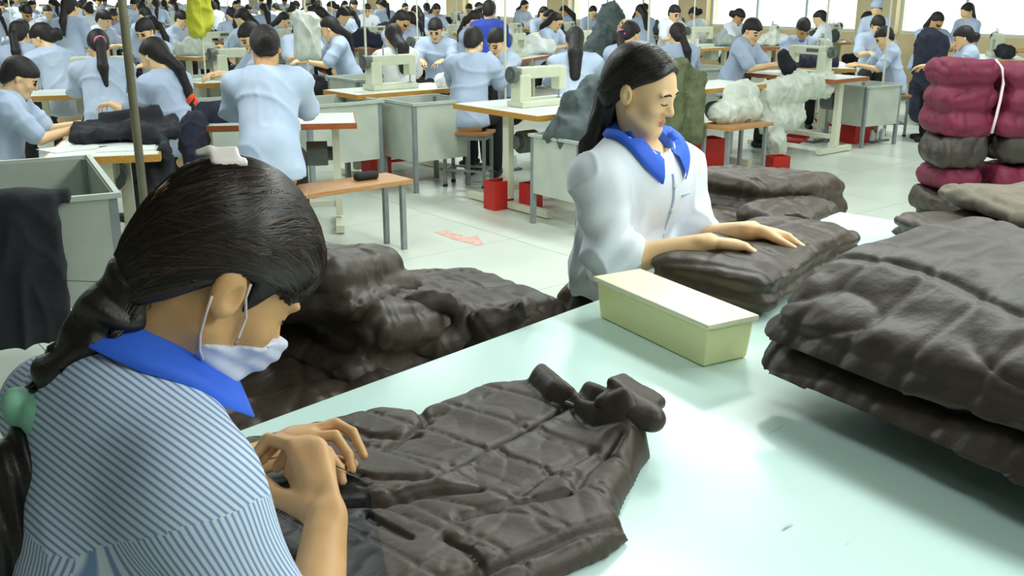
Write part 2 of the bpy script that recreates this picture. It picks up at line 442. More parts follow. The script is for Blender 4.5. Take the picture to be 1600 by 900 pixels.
def head_prims(C, M, detail=True, s=1.0):
    L = lambda *p: C + M @ (V(*p) * s)
    S = lambda *r: tuple(q * s for q in r)
    P = [(ell(L(0, -.014, .045), S(.070, .090, .084), M), .0),
         (ell(L(0, .040, .040), S(.056, .052, .056), M), .03),
         (rc(L(0, .038, .0), L(0, .060, -.070), .056 * s, .030 * s), .03),
         (ell(L(0, .074, -.092), S(.020, .016, .015), M), .02)]
    for e in (-1, 1):
        P += [(rc(L(.048 * e, .012, -.040), L(.018 * e, .064, -.084), .020 * s, .019 * s), .02),
              (ell(L(.038 * e, .064, -.018), S(.024, .022, .022), M), .022)]
    P += [(rc(L(0, .088, .020), L(0, .106, -.020), .0075 * s, .0115 * s), .012)]
    if detail:
        for e in (-1, 1):
            P += [(ell(L(.0115 * e, .098, -.025), S(.008, .009, .007), M), .006),
                  (ell(L(.031 * e, .0775, .010), S(.0155, .0135, .0125), M), .004),
                  (ell(L(.030 * e, .0880, .030), S(.022, .008, .007), M), .012)]
            R = M @ np.array([[1, 0, 0], [0, .97, -.24], [0, .24, .97]])
            P += [(ell(L(.079 * e, -.004, .004), S(.0105, .019, .030), R), .005)]
        P += [(ell(L(0, .0890, -.050), S(.020, .0095, .0050), M), .006),
              (ell(L(0, .0870, -.0600), S(.017, .0095, .0055), M), .006)]
    else:
        for e in (-1, 1): P += [(ell(L(.078 * e, -.004, .002), S(.008, .018, .028), M), .006)]
    return P
def hand_prims(W, d, n, side, curl=(25, 35, 25), spread=.0, s=.92, thumb=(.55, .75, .35), tcurl=20):
    d = V(*d) / np.linalg.norm(V(*d)); n = V(*n); n = n - (n @ d) * d; n /= np.linalg.norm(n)
    t = -np.cross(n, d) * side; P = []; A = math.radians
    P.append((rce(W - d * .01 * s, W + d * .055 * s, .026 * s, .034 * s, n, .5), .012))
    for o, kd, ls, ra in ((.027, .088, (.042, .025, .021), .0092), (.009, .092, (.046, .028, .022), .0094), (-.010, .088, (.042, .026, .021), .009), (-.027, .080, (.033, .020, .018), .008)):
        p = W + d * kd * s + t * o * s
        P.append((rc(W + d * .03 * s + t * o * .7 * s, p, .013 * s, .0105 * s), .010)); a = 0
        for j in range(3):
            a += A(curl[j]); sp = spread * o / .027
            q = p + (math.cos(a) * d + math.sin(a) * n + sp * t) * ls[j] * s
            P.append((rc(p, q, (ra - .0008 * j) * s, (ra - .0008 * (j + 1)) * s), .003)); p = q
    td = thumb[0] * t + thumb[1] * d + thumb[2] * n; td /= np.linalg.norm(td); p = W + d * .022 * s + t * .020 * s
    for j, l in enumerate((.040, .031, .025)):
        q = p + td * l * s; P.append((rc(p, q, (.0145, .0108, .0098)[j] * s, (.0108, .0098, .0080)[j] * s), .008 if j == 0 else .003)); p = q
        td = td * math.cos(A(tcurl)) + (d * .8 - t * .6) * math.sin(A(tcurl)); td /= np.linalg.norm(td)
    return P
def chain(pts, rs, k=.01):
    return [(rc(pts[i], pts[i + 1], rs[i], rs[i + 1]), k if i else 0.0) for i in range(len(pts) - 1)]

def collar(shirt_f, C, M, rx, ry, h, flap, name, m, parent, gap=16, tip=.03, n=44, off=.006, lift=0.0):
    """folded shirt collar: ring round the neck whose flap lies on the shirt"""
    rows = []; 
    for j, (dr, dz) in enumerate(((-.004, -.030), (-.001, 0), (.001, h), (.006, h + .004), (.011, h - .002), (.2, None), (.4, None), (.6, None), (.8, None), (1.0, None))):
        row = []
        for i in range(n + 1):
            a = math.radians(gap + (360 - 2 * gap) * i / n); x, y = math.sin(a), math.cos(a)
            front = max(0.0, y) ** 6; fl = flap + tip * front
            if dz is not None: r_, z_ = dr, dz
            else: r_ = .011 + fl * dr * .75; z_ = h - .002 - fl * dr * .8
            p = C + M @ V(x * (rx + r_), y * (ry + r_) , z_ - .012 * max(0, y) + lift * max(0, -y))
            row.append(p)
        rows.append(np.array(row))
    out = rows[:5] + [shirt_f.project(r_, off + .003, only_out=True) for r_ in rows[5:9]] + [shirt_f.project(rows[9], off, only_out=True)]
    out.append(shirt_f.project(rows[9], off - .004, only_out=True) - M[:, 2] * .003)
    v = np.concatenate(out); w = n + 1; f = []
    for j in range(len(out) - 1):
        for i in range(n): f.append((j * w + i, j * w + i + 1, (j + 1) * w + i + 1, (j + 1) * w + i))
    me = mesh_np(name, v, np.array(f)[:, ::-1])
    return obj(name, me, m, parent)

def strands(fieldh, paths, r, name, m, parent, off=.001):
    n = len(paths[0]); allp = np.concatenate(paths); pr = fieldh.project(allp, off, it=5).reshape(len(paths), n, 3)
    v = []; f = []; b = 0
    for k in range(len(paths)):
        p = pr[k]; d = np.gradient(p, axis=0); d /= np.linalg.norm(d, axis=1, keepdims=True) + 1e-9
        nn = fieldh.grad(p); sd = np.cross(d, nn); sd /= np.linalg.norm(sd, axis=1, keepdims=True) + 1e-9
        tp = np.minimum(1, np.minimum(np.arange(n) + .3, n - .7 - np.arange(n)) / 2.5)[:, None] * r * RNG.uniform(.6, 1.3)
        v += [p - sd * tp - nn * r * .5, p + nn * tp * .9, p + sd * tp - nn * r * .5]
        for j in range(n - 1):
            for a in range(2): f.append((b + a * n + j, b + (a + 1) * n + j, b + (a + 1) * n + j + 1, b + a * n + j + 1))
        b += 3 * n
    me = mesh_np(name, np.concatenate(v), np.array(f)); at = me.attributes.new('shade', 'FLOAT', 'POINT'); at.data.foreach_set('value', np.repeat(RNG.uniform(0, 1, len(paths)) ** 2.2, 3 * n).astype(np.float32))
    return obj(name, me, m, parent)

# ------------------------------------------------------------------ the hall
def struct(name, mb, m, **kw):
    o = mb.build(name, m, None, **kw); o['kind'] = 'structure'; return o
RZ = math.atan2(VV[1], VV[0])                # local x of the hall runs along VV, local y along UU
def hall_box(mb, u0, u1, v0, v1, z0, z1):
    c = uv((u0 + u1) / 2, (v0 + v1) / 2, (z0 + z1) / 2); mb.box(c, (v1 - v0, u1 - u0, z1 - z0), RZ); return mb
U0, U1, V0, V1, HC = -7.0, 42.0, -7.0, 15.8, 3.6
floor = struct('floor', hall_box(MB(), U0 - .2, U1 + .2, V0 - .2, V1 + .2, -0.2, -0.004), M_joint)
slab_me = MB().box((0, 0, -.006), (.994, .994, .012)).mesh('floor_slab')
k = 0
for i in range(-1, 12):
    for j in range(-1, 15):
        u, v = i + .5, j + .5; p = uv(u, v)
        if p[1] < 2.2 or p[1] > 15 or abs(p[0]) > .60 * p[1] + 1.2: continue
        o = obj('floor_slab', slab_me, M_floor, floor); o.location = tuple(p); o.rotation_euler = (0, 0, RZ); k += 1
used = k
rest = MB()
for i in range(-7, 42):
    for j in range(-7, 16):
        u, v = i + .5, j + .5; p = uv(u, v)
        if not (p[1] < 2.2 or p[1] > 15 or abs(p[0]) > .60 * p[1] + 1.2) and -1 <= i < 12 and -1 <= j < 15: continue
        if v > V1: continue
        rest.box((p[0], p[1], -.006), (.994, .994, .012), RZ)
o = rest.build('floor_slab_field', M_floor, floor); o['kind'] = 'stuff'
struct('ceiling', hall_box(MB(), U0, U1, V0, V1, HC, HC + .2), M_ceil)
struct('wall_back', hall_box(MB(), U0 - .2, U0, V0, V1, 0, HC), M_wallw)
struct('wall_left', hall_box(MB(), U0, U1, V0 - .2, V0, 0, HC), M_wallw)
# window wall: sill wall, lintel, piers, and windows between them
SILL, LINT = 0.85, 2.6
w = MB(); hall_box(w, U0, U1, V1, V1 + .25, 0, SILL); hall_box(w, U0, U1, V1, V1 + .25, LINT, HC)
piers = []
u = U0
while u < U1:
    hall_box(w, u, min(u + .75, U1), V1 - .08, V1 + .25, SILL, LINT); piers.append(u); u += 4.1
struct('wall_right', w, M_wallc)
gm = bpy.data.materials.new('window_glass'); gm.use_nodes = True; MATS['glass'] = gm
nt = gm.node_tree; nt.nodes.clear()
o1 = nt.nodes.new('ShaderNodeOutputMaterial'); tr = nt.nodes.new('ShaderNodeBsdfTransparent'); gl = nt.nodes.new('ShaderNodeBsdfGlossy'); mx = nt.nodes.new('ShaderNodeMixShader')
tr.inputs[0].default_value = (.95, .98, .97, 1); gl.inputs['Roughness'].default_value = .03; mx.inputs[0].default_value = .06
nt.links.new(tr.outputs[0], mx.inputs[1]); nt.links.new(gl.outputs[0], mx.inputs[2]); nt.links.new(mx.outputs[0], o1.inputs[0])
def window(n, a0, a1, along_u=True, fixed=V1):
    root = empty('window_%d' % n, uv((a0 + a1) / 2, fixed + .1, SILL) if along_u else uv(fixed + .1, (a0 + a1) / 2, SILL), RZ if along_u else RZ - PI / 2)
    root['kind'] = 'structure'; L = a1 - a0; Hh = LINT - SILL
    f = MB()
    for z in (.025, Hh - .025): f.box((0, 0, z), (.06, L, .05))
    for q in np.linspace(-L / 2 + .025, L / 2 - .025, 4): f.box((0, q, Hh / 2), (.06, .05, Hh - .1))
    f.build('window_frame', M_white, root)
    for q in range(3):
        MB().box((0, -L / 2 + L * (q + .5) / 3, Hh / 2), (.006, L / 3 - .05, Hh - .1)).build('pane', gm, root)
n = 1
for i in range(len(piers)):
    a0 = piers[i] + .75; a1 = piers[i + 1] if i + 1 < len(piers) else U1
    if a1 - a0 > .6: window(n, a0, a1); n += 1
w = MB(); hall_box(w, U1, U1 + .25, V0, V1, 0, SILL); hall_box(w, U1, U1 + .25, V0, V1, LINT, HC)
vs = [V0, V0 + 5.2, V0 + 10.4, V0 + 15.6, V1 - 1.6]
for v in vs: hall_box(w, U1 - .08, U1 + .25, v, v + 1.5, SILL, LINT)
struct('wall_front', w, M_wallc)
for i in range(4): window(n, vs[i] + 1.5, vs[i + 1], False, U1); n += 1
# painted marks on the floor
def floor_mark(name, pts, label):
    v = [(x, y, .0005) for x, y in pts] + [(x, y, .002) for x, y in pts]; m = len(pts)
    f = [tuple(range(m, 2 * m))] + [(i, (i + 1) % m, m + (i + 1) % m, m + i) for i in range(m)]
    me = bpy.data.meshes.new(name); me.from_pydata(v, [], f); o = obj(name, me, M_arrow if name == 'floor_arrow' else M_redline); tag(o, label, 'floor marking')
a, b = V(-.50, 6.62), V(-.20, 6.24); d = (b - a) / np.linalg.norm(b - a); e = V(-d[1], d[0])
floor_mark('floor_arrow', [a + e * .045, a + d * .28 + e * .045, a + d * .26 + e * .13, b + e * .02, b - e * .03, a + d * .26 - e * .06, a - e * .045], 'faded red arrow painted on the pale floor of the aisle')
a, b = V(-.10, 4.50), V(.335, 5.0); d = (b - a) / np.linalg.norm(b - a); e = V(-d[1], d[0])
floor_mark('floor_stripe', [a + e * .05, b + e * .05, b - e * .05, a - e * .05], 'red stripe painted on floor beside standing woman')

# ------------------------------------------------------------------ inspection table
TE, TN = V(.673, .739, 0), V(.739, -.673, 0)        # along the table's edge, and inwards across it
TC = V(-.600, 1.474, 0); TZ = .85; TL = 2.59; TW = 2.0
tab = empty('inspection_table', (TC + TE * TL / 2 + TN * TW / 2), math.atan2(TE[1], TE[0]))
tag(tab, 'large pale mint laminate work table carrying the brown jackets', 'table')
MB().box((0, 0, TZ - .004), (TL, TW, .008)).build('table_surface', M_table, tab, bevel=.002)
MB().box((0, 0, TZ - .024), (TL - .006, TW - .006, .031)).build('table_edge', M_rust, tab)
for sx in (-1, 1):
    for sy in (-1, 1):
        MB().box((sx * (TL / 2 - .35), sy * (TW / 2 - .35), (TZ - .04) / 2), (.05, .05, TZ - .04)).build('leg', M_steel, tab)
for sy in (-1, 1): MB().box((0, sy * (TW / 2 - .35), TZ - .07), (TL - .75, .04, .06)).build('rail', M_steel, tab)

# ------------------------------------------------------------------ people
def local(p, C, M): return (p - C) @ M
def mesh_obj(name, f, m, parent, sm=1, disp=None):
    v, F = f.mesh()
    if sm: v = smooth(v, F, sm)
    if disp is not None: v = v + normals(v, F) * disp(v)[:, None]
    return obj(name, mesh_np(name, v, F), m, parent), v, F
def paint(o, F, v, masks):                   # masks: list of (material index, boolean per vertex)
    mi = np.zeros(len(F), np.int32)
    for i, b in masks: mi[b[F].sum(1) >= 3] = i
    o.data.polygons.foreach_set('material_index', mi)
def torso_prims(C7, pelvis, Sr, Sl, fwd, fat=0.0):
    up = C7 - pelvis; r = (Sr - Sl) / np.linalg.norm(Sr - Sl); mid = (Sr + Sl) / 2
    chest = pelvis + up * .66; waist = pelvis + up * .36
    P = [(rce(chest + (mid - chest) * .45, waist, .142 + fat, .122 + fat, fwd, .66), 0),
         (rce(waist, pelvis - up * .06, .122 + fat, .158 + fat, fwd, .68), .05),
         (ell(chest + fwd * .05, (.115 + fat, .06 + fat, .075 + fat), np.stack([r, fwd, np.cross(r, fwd)], 1)), .05),
         (rc(Sr - r * .012, Sl + r * .012, .048 + fat), .06)]
    for S_ in (Sr, Sl): P.append((rc(C7 - V(0, 0, .015) + fwd * .01, S_ + V(0, 0, .006), .044 + fat, .040 + fat), .04))
    return P

def foreground_seamstress():
    root = empty('person', (-.46, .93, 0))
    tag(root, 'masked woman in striped shirt with blue collar stitching a brown jacket, seen over shoulder', 'person')
    B = V(-.46, .93, 0)
    def T(v): return v - B
    HC_, HM = V(-.345, 1.075, 1.283), frame(33, 41, 0)
    tf = frame(45)[:, 1]; tr = frame(45)[:, 0]
    C7 = V(-.43, 1.035, 1.195); Sr = V(-.322, .895, 1.112); Sl = V(-.575, 1.155, 1.095); pel = V(-.475, .925, .86)
    Er, Wr = V(-.215, .865, .90), V(-.224, 1.065, .985)
    El, Wl = V(-.575, 1.27, .905), V(-.385, 1.340, .925)
    # --- body
    P = head_prims(HC_, HM)
    L = lambda *p: HC_ + HM @ V(*p)
    P += [(rc(L(0, -.018, -.03), C7 + V(.02, .02, -.02), .052, .058), .03)]
    P += torso_prims(C7, pel, Sr, Sl, tf, -.02)
    P += [(rc(Sr, Er, .043, .037), .02), (rc(Er, Er * .7 + Wr * .3, .037, .036), .012), (rc(Er * .7 + Wr * .3, Wr, .036, .025), .01)]
    P += [(rc(Sl, El, .043, .037), .02), (rc(El, El * .7 + Wl * .3, .037, .036), .012), (rc(El * .7 + Wl * .3, Wl, .036, .025), .01)]
    # right hand: raised, pulling the thread; fingers folded towards the thumb
    kn = [V(-.282, 1.162, 1.036), V(-.268, 1.168, 1.034), V(-.254, 1.170, 1.026), V(-.240, 1.166, 1.014)]
    mids = [V(-.318, 1.180, 1.036), V(-.306, 1.192, 1.030), V(-.292, 1.196, 1.018), V(-.276, 1.192, 1.004)]
    tips = [V(-.338, 1.172, 1.012), V(-.330, 1.184, 1.004), V(-.312, 1.190, .990), V(-.296, 1.188, .982)]
    P += [(rce(Wr, (kn[1] + kn[2]) / 2 - V(.0, .02, .012), .027, .036, V(.5, .45, -.5), .55), .012)]
    for i in range(4):
        P += [(rc(Wr + (kn[i] - Wr) * .4, kn[i], .014, .0108), .01), (rc(kn[i], mids[i], .0095, .0088), .004), (rc(mids[i], tips[i], .0088, .0074), .003)]
    t0, t1, t2, t3 = V(-.250, 1.085, .990), V(-.292, 1.110, .990), V(-.322, 1.138, 1.000), V(-.341, 1.160, 1.004)
    P += [(rc(t0, t1, .017, .0125), .012), (rc(t1, t2, .0122, .0108), .004), (rc(t2, t3, .0108, .0085), .003)]
    # left hand: resting on the jacket, index finger arched over the seam
    kl = [V(-.306, 1.392, .950), V(-.304, 1.372, .948), V(-.308, 1.352, .940), V(-.316, 1.336, .928)]
    P += [(rce(Wl, V(-.325, 1.366, .940), .027, .036, V(.1, -.3, 1), .55), .012)]
    fl = [[V(-.272, 1.404, .956), V(-.243, 1.385, .950), V(-.222, 1.350, .928)], [V(-.268, 1.374, .950), V(-.245, 1.350, .930), V(-.238, 1.335, .912)],
          [V(-.276, 1.348, .936), V(-.256, 1.330, .918), V(-.250, 1.318, .902)], [V(-.290, 1.328, .918), V(-.275, 1.314, .905), V(-.268, 1.306, .896)]]
    for i in range(4):
        P += [(rc(Wl + (kl[i] - Wl) * .4, kl[i], .014, .0108), .01)]
        pts = [kl[i]] + fl[i]
        for j in range(3): P += [(rc(pts[j], pts[j + 1], .0094 - .0008 * j, .0086 - .0008 * j), .003)]
    P += [(rc(V(-.365, 1.362, .925), V(-.322, 1.378, .912), .016, .012), .01), (rc(V(-.322, 1.378, .912), V(-.272, 1.372, .908), .0115, .0102), .004), (rc(V(-.272, 1.372, .908), V(-.240, 1.358, .910), .0102, .0082), .003)]
    lo, hi = bounds([p for p, k in P], .02); lo[2] = max(lo[2], .80)
    f = Field(lo, hi, .0034)
    for p, k in P: f.add(p, k)
    for e in (-1, 1):                        # concha of the ear
        f.cut(ell(L(.093 * e, .004, .003), (.0130, .0105, .018), HM), .002)
    skin, v, F = mesh_obj('body', f, [M_skin2], root, 1); skin.data.transform(Matrix.Translation(tuple(-B)))
    # nails
    for tp, dr in ((V(-.222, 1.350, .928), V(.3, -.5, -.5)), (t3, V(-.3, .6, .2))):
        pass
    # --- shirt
    P = torso_prims(C7 - V(0, 0, .006) + tf * .008, pel + tf * .01, Sr, Sl, tf, .007)
    sl_r = Sr + (Er - Sr) * .80; sl_l = Sl + (El - Sl) * .85
    P += [(rc(Sr + V(0, 0, -.012), sl_r, .052, .060), .07), (rc(Sl, sl_l, .058, .064), .03)]
    lo, hi = bounds([p for p, k in P], .06)
    fs = Field(lo, hi, .0045); fs.pad = .05
    for p, k in P: fs.add(p, k)
    fs.cut(rc(C7 + V(.0, .0, .05) + tf * .03, C7 + V(0, 0, .3) + tf * .1, .056, .07), .006)
    def folds(v):
        q = v @ np.stack([tr, tf, V(0, 0, 1)], 1)
        a = wob(q * V(1.0, 1.0, .45), 26, 3) * .003 + np.clip((1.13 - v[:, 2]) / .08, .15, 1) * crease(q * V(1, 1, .6), 15, 4, .12) * .008
        da = seg_dist(v, Sr, Er); s = np.exp(-(da / .09) ** 2) * np.clip((1.10 - v[:, 2]) / .1, 0, 1)
        a = a + s * .006 * np.sin(q[:, 2] * 46 + q[:, 0] * 60 + 2 * np.sin(q[:, 1] * 20))
        return a
    shirt, v, F = mesh_obj('shirt', fs, [M_stripe], root, 1, folds)
    # stripes run across the yoke, down the back and along the sleeve: one value per corner of each panel
    cen = v[F].mean(1)
    x, y, z = (cen - C7) @ tr, (cen - C7) @ tf, cen[:, 2] - C7[2]
    seam = -.128 - .012 * np.abs(x) / .1
    armd = seg_dist(cen, Sr + V(0, 0, .0), Er); armax = (Er - Sr) / np.linalg.norm(Er - Sr)
    sleeve = ((cen - Sr) @ armax > .028 + .25 * np.clip(y, -.1, .1)) & (x > .115)
    sleeveL = x < -.19
    yoke = (z > seam) & ~sleeve & ~sleeveL & (y < .065)
    pc = v[F.ravel()]; X, Y, Z = (pc - C7) @ tr, (pc - C7) @ tf, pc[:, 2] - C7[2]
    rep = lambda b: np.repeat(b, 4)
    per = 2 * PI / .0066
    st = X * per
    st = np.where(rep(yoke), (Y * .80 + Z * .60) * per, st)
    e1 = np.cross(armax, tr); e1 /= np.linalg.norm(e1); e2 = np.cross(armax, e1)
    ang = np.arctan2((pc - Sr) @ e1, (pc - Sr) @ (e2 * np.sign(e2 @ tr))) * .064
    st = np.where(rep(sleeve), ang * per, st)
    at = shirt.data.attributes.new('stripe', 'FLOAT', 'CORNER'); at.data.foreach_set('value', st.astype(np.float32))
    shirt.data.transform(Matrix.Translation(tuple(-B)))
    # --- collar
    cm = frame(45, 30, 0)
    c = collar(fs, C7 + tf * .045 + V(0, 0, -.005), cm, .060, .066, .030, .052, 'collar', M_collar, root, gap=17, tip=.010, lift=.012)
    c.data.transform(Matrix.Translation(tuple(-B)))
    # --- trousers and shoes
    P = [(rce(pel + V(0, 0, .0), pel - V(0, 0, .10), .150, .155, tf, .72), 0)]
    for e in (-1, 1):
        hip = pel + tr * .08 * e - V(0, 0, .1); kn_ = hip - V(0, 0, .36) + tf * .03; an = kn_ - V(0, 0, .36) - tf * .02
        P += [(rc(hip, kn_, .085, .068), .03), (rc(kn_, an, .068, .055), .02)]
    ft = blend(P, .012)
    t, v, F = mesh_obj('trousers', ft, M_black, root, 1); t.data.transform(Matrix.Translation(tuple(-B)))
    for e in (-1, 1):
        a = V(pel[0], pel[1], 0) + tr * .08 * e; fsx = blend([(rc(a + V(0, 0, .035) - tf * .05, a + V(0, 0, .03) + tf * .13, .034, .03), 0), (rc(a + V(0, 0, .05), a + V(0, 0, .09), .04), .02)], .008)
        fsx.full(lambda D, X, Y, Z: np.maximum(D, .002 - Z))
        t, v, F = mesh_obj('shoe', fsx, M_rubber, root, 1); t.data.transform(Matrix.Translation(tuple(-B)))
    # --- hair
    P = [(ell(L(0, -.003, .050), (.0855, .097, .096), HM), 0), (ell(L(0, .042, .066), (.069, .064, .057), HM), .02),
         (ell(L(0, -.050, -.015), (.060, .044, .066), HM), .04)]
    fh = Field(*[b for b in bounds([p for p, k in P], .05)], .0036); fh.pad = .04
    for p, k in P: fh.add(p, k)
    Mi = HM
    def cutline(D, X, Y, Z):
        x, y, z = X - HC_[0], Y - HC_[1], Z - HC_[2]
        lx = x * Mi[0, 0] + y * Mi[1, 0] + z * Mi[2, 0]; ly = x * Mi[0, 1] + y * Mi[1, 1] + z * Mi[2, 1]; lz = x * Mi[0, 2] + y * Mi[1, 2] + z * Mi[2, 2]
        g = np.where(ly > .0, .030 - .006 * np.sin(lx * 160) * (ly > .06) - .042 * np.clip(1 - np.abs(ly - .030) / .016, 0, 1), .030 + np.minimum(ly, 0) * 1.5)
        return -smin(-D, -(g - lz) * .75, .006)
    fh.full(cutline)
    # braid over the back
    bp = [L(0, -.055, -.022), V(-.426, 1.020, 1.270), V(-.456, 1.006, 1.230), V(-.484, .998, 1.197), V(-.503, .996, 1.174)]
    br = [.040, .032, .028, .027, .023]
    hair, v, F = mesh_obj('hair', fh, M_hair, root, 1); 
    fb = blend([(p, k) for p, k in chain(bp, br)], .004, .05); fb.pad = .03
    fb = Field(*bounds([p for p, k in chain(bp, br)], .06), .004); fb.pad = .03
    for p, k in chain(bp, br, .02): fb.add(p, k)
    braid, bv, bF = mesh_obj('braid', fb, M_hair, hair, 1, lambda q: .004 * np.sin(q[:, 2] * 150 + 2.2 * np.sin(q[:, 0] * 60)))
    tp = [V(-.514, .990, 1.150), V(-.530, .962, 1.10), V(-.538, .942, 1.04), V(-.540, .925, .97), V(-.540, .915, .90)]
    trr = [.018, .036, .040, .036, .016]
    ftl = Field(*bounds([p for p, k in chain(tp, trr)], .06), .0045); ftl.pad = .03
    for p, k in chain(tp, trr, .02): ftl.add(p, k)
    tail, tv, tF = mesh_obj('hair_tail', ftl, M_hair, hair, 1, lambda q: .003 * np.sin(q[:, 0] * 220 + q[:, 1] * 180))
    # loose strands combed from the fringe and temples to the nape
    gather = L(0, -.10, -.03); paths = []
    for i in range(900):
        a = RNG.uniform(-1.0, 1.0); b_ = RNG.uniform(0, 1)
        st = V(.082 * math.sin(a * 1.5), .115 * math.cos(a * 1.2) - .01, .035 + .05 * b_ * math.cos(a))
        if b_ > .55: st = V(.08 * a * .7, .09 - .13 * (b_ - .55) * 2, .11)
        en = V(.045 * a + RNG.normal() * .01, -.105, -.02 + RNG.normal() * .03)
        mid = V(.093 * np.sign(a) * abs(a) ** .6, -.01, .03 + .075 * (1 - abs(a)) + .03 * b_)
        ts = np.linspace(0, 1, 14)[:, None]
        q = (1 - ts) ** 2 * st + 2 * ts * (1 - ts) * mid * 1.25 + ts ** 2 * en
        q = q + RNG.normal(size=(1, 3)) * .004
        paths.append(HC_ + q @ HM.T)
    s = strands(fh, paths, .0023, 'hair_strand_layer', M_strand, hair)
    s2 = []
    for i in range(70):                       # fringe swept over the brow
        a = RNG.uniform(-1, 1); ts = np.linspace(0, 1, 9)[:, None]
        st = V(.05 * a, .06, .125); md = V(.07 * a, .12, .085); en = V(.078 * a, .105 - .03 * abs(a), .028)
        s2.append(HC_ + ((1 - ts) ** 2 * st + 2 * ts * (1 - ts) * md + ts ** 2 * en) @ HM.T)
    s3 = strands(fh, s2, .0018, 'fringe_strand_layer', M_strand, hair)
    bs = []
    for i in range(90):
        a = RNG.uniform(0, 6.28); ts = np.linspace(0, 1, 10)
        pts = []
        for t_ in ts:
            g = t_ * (len(bp) - 1.001); k_ = int(g); c_ = bp[k_] + (bp[k_ + 1] - bp[k_]) * (g - k_); rr = br[k_] + (br[k_ + 1] - br[k_]) * (g - k_)
            w_ = a + 2.0 * math.sin(t_ * 9 + a); pts.append(c_ + rr * (math.cos(w_) * tr + math.sin(w_) * V(.5, .5, .7)))
        bs.append(np.array(pts))
    s4 = strands(fb, bs, .0018, 'braid_strand_layer', M_strand, hair)
    # hair clip, scrunchie
    cn = V(.22, -.50, .82); cn /= np.linalg.norm(cn); cx_ = np.cross(V(0, 0, 1), cn); cx_ /= np.linalg.norm(cx_); cR = np.stack([cx_, np.cross(cn, cx_), cn], 1)
    cc = L(.016, -.078, .132); cc = fh.project(cc[None, :], .006)[0]
    clf = blend([(bxp(cc, (.016, .012, .0045), cR, .003), 0), (bxp(cc + cR @ V(.006, -.010, -.002), (.017, .006, .004), cR, .003), .003), (rc(cc + cR @ V(-.014, .010, 0), cc + cR @ V(-.026, .012, -.004), .006, .004), .004)], .0024)
    clip, v_, F_ = mesh_obj('hair_clip', clf, M_clip, hair, 1)
    fsn = blend([(ell(V(-.509, .996, 1.165), (.036, .036, .026)), 0)] + [(ell(V(-.509, .996, 1.163) + V(.030 * math.cos(q), .030 * math.sin(q), .010 * math.sin(2 * q)), (.014, .014, .022)), .006) for q in np.linspace(0, 5.6, 8)] + [(rc(V(-.50, .985, 1.155), V(-.486, .968, 1.125), .018, .014), .01)], .0035)
    scr, v_, F_ = mesh_obj('scrunchie', fsn, M_mint, hair, 1)
    # --- face mask and its loops
    P = head_prims(HC_, HM)[1:9] + [(ell(L(0, .096, -.030), (.022, .024, .034), HM), .02)]
    fm = Field(*bounds([p for p, k in P], .03), .0032)
    for p, k in P: fm.add(p, k)
    fm.full(lambda D, X, Y, Z: D - .0045)
    def mcut(D, X, Y, Z):
        x, y, z = X - HC_[0], Y - HC_[1], Z - HC_[2]
        ly = x * Mi[0, 1] + y * Mi[1, 1] + z * Mi[2, 1]; lz = x * Mi[0, 2] + y * Mi[1, 2] + z * Mi[2, 2]
        D = np.maximum(D, lz + .036 - .45 * (ly - .06)); D = np.maximum(D, .020 - ly + .30 * (lz + .03)); return D
    fm.full(mcut)
    mask, v_, F_ = mesh_obj('face_mask', fm, M_mask, root, 1, lambda q: .0012 * np.sin(((q - HC_) @ HM)[:, 2] * 330))
    pr = lambda q, o_=.002: f.project(np.array(q), o_)
    for pts_ in ([L(.082, .012, .026), L(.080, .026, .010), L(.074, .036, -.010), L(.064, .044, -.032), L(.062, .048, -.042)], [L(.083, -.016, -.006), L(.080, -.012, -.026), L(.074, .000, -.050), L(.066, .014, -.066), L(.062, .026, -.074)]):
        MB().tube(pr(pts_, .0035), .0017).build('ear_loop', M_cord, mask, smooth=True)
    # brows, lashes
    lashes = [MB().tube([L(.017 * e, .0905, .010), L(.030 * e, .0925, .005), L(.045 * e, .0845, .009)], .0016).build('eyelash', M_hairdull, root, smooth=True) for e in (-1, 1)]
    for o in [hair, mask] + lashes + list(hair.children) + list(mask.children):
        o.data.transform(Matrix.Translation(tuple(-B)))
    return root
fg = foreground_seamstress()
th = MB().tube([(-.341, 1.166, 1.008), (-.29, 1.25, .985), (-.235, 1.335, .905)], .0008).build('sewing_thread', M_rubber)
tag(th, 'thin dark thread pulled from the brown jacket by hand', 'thread')

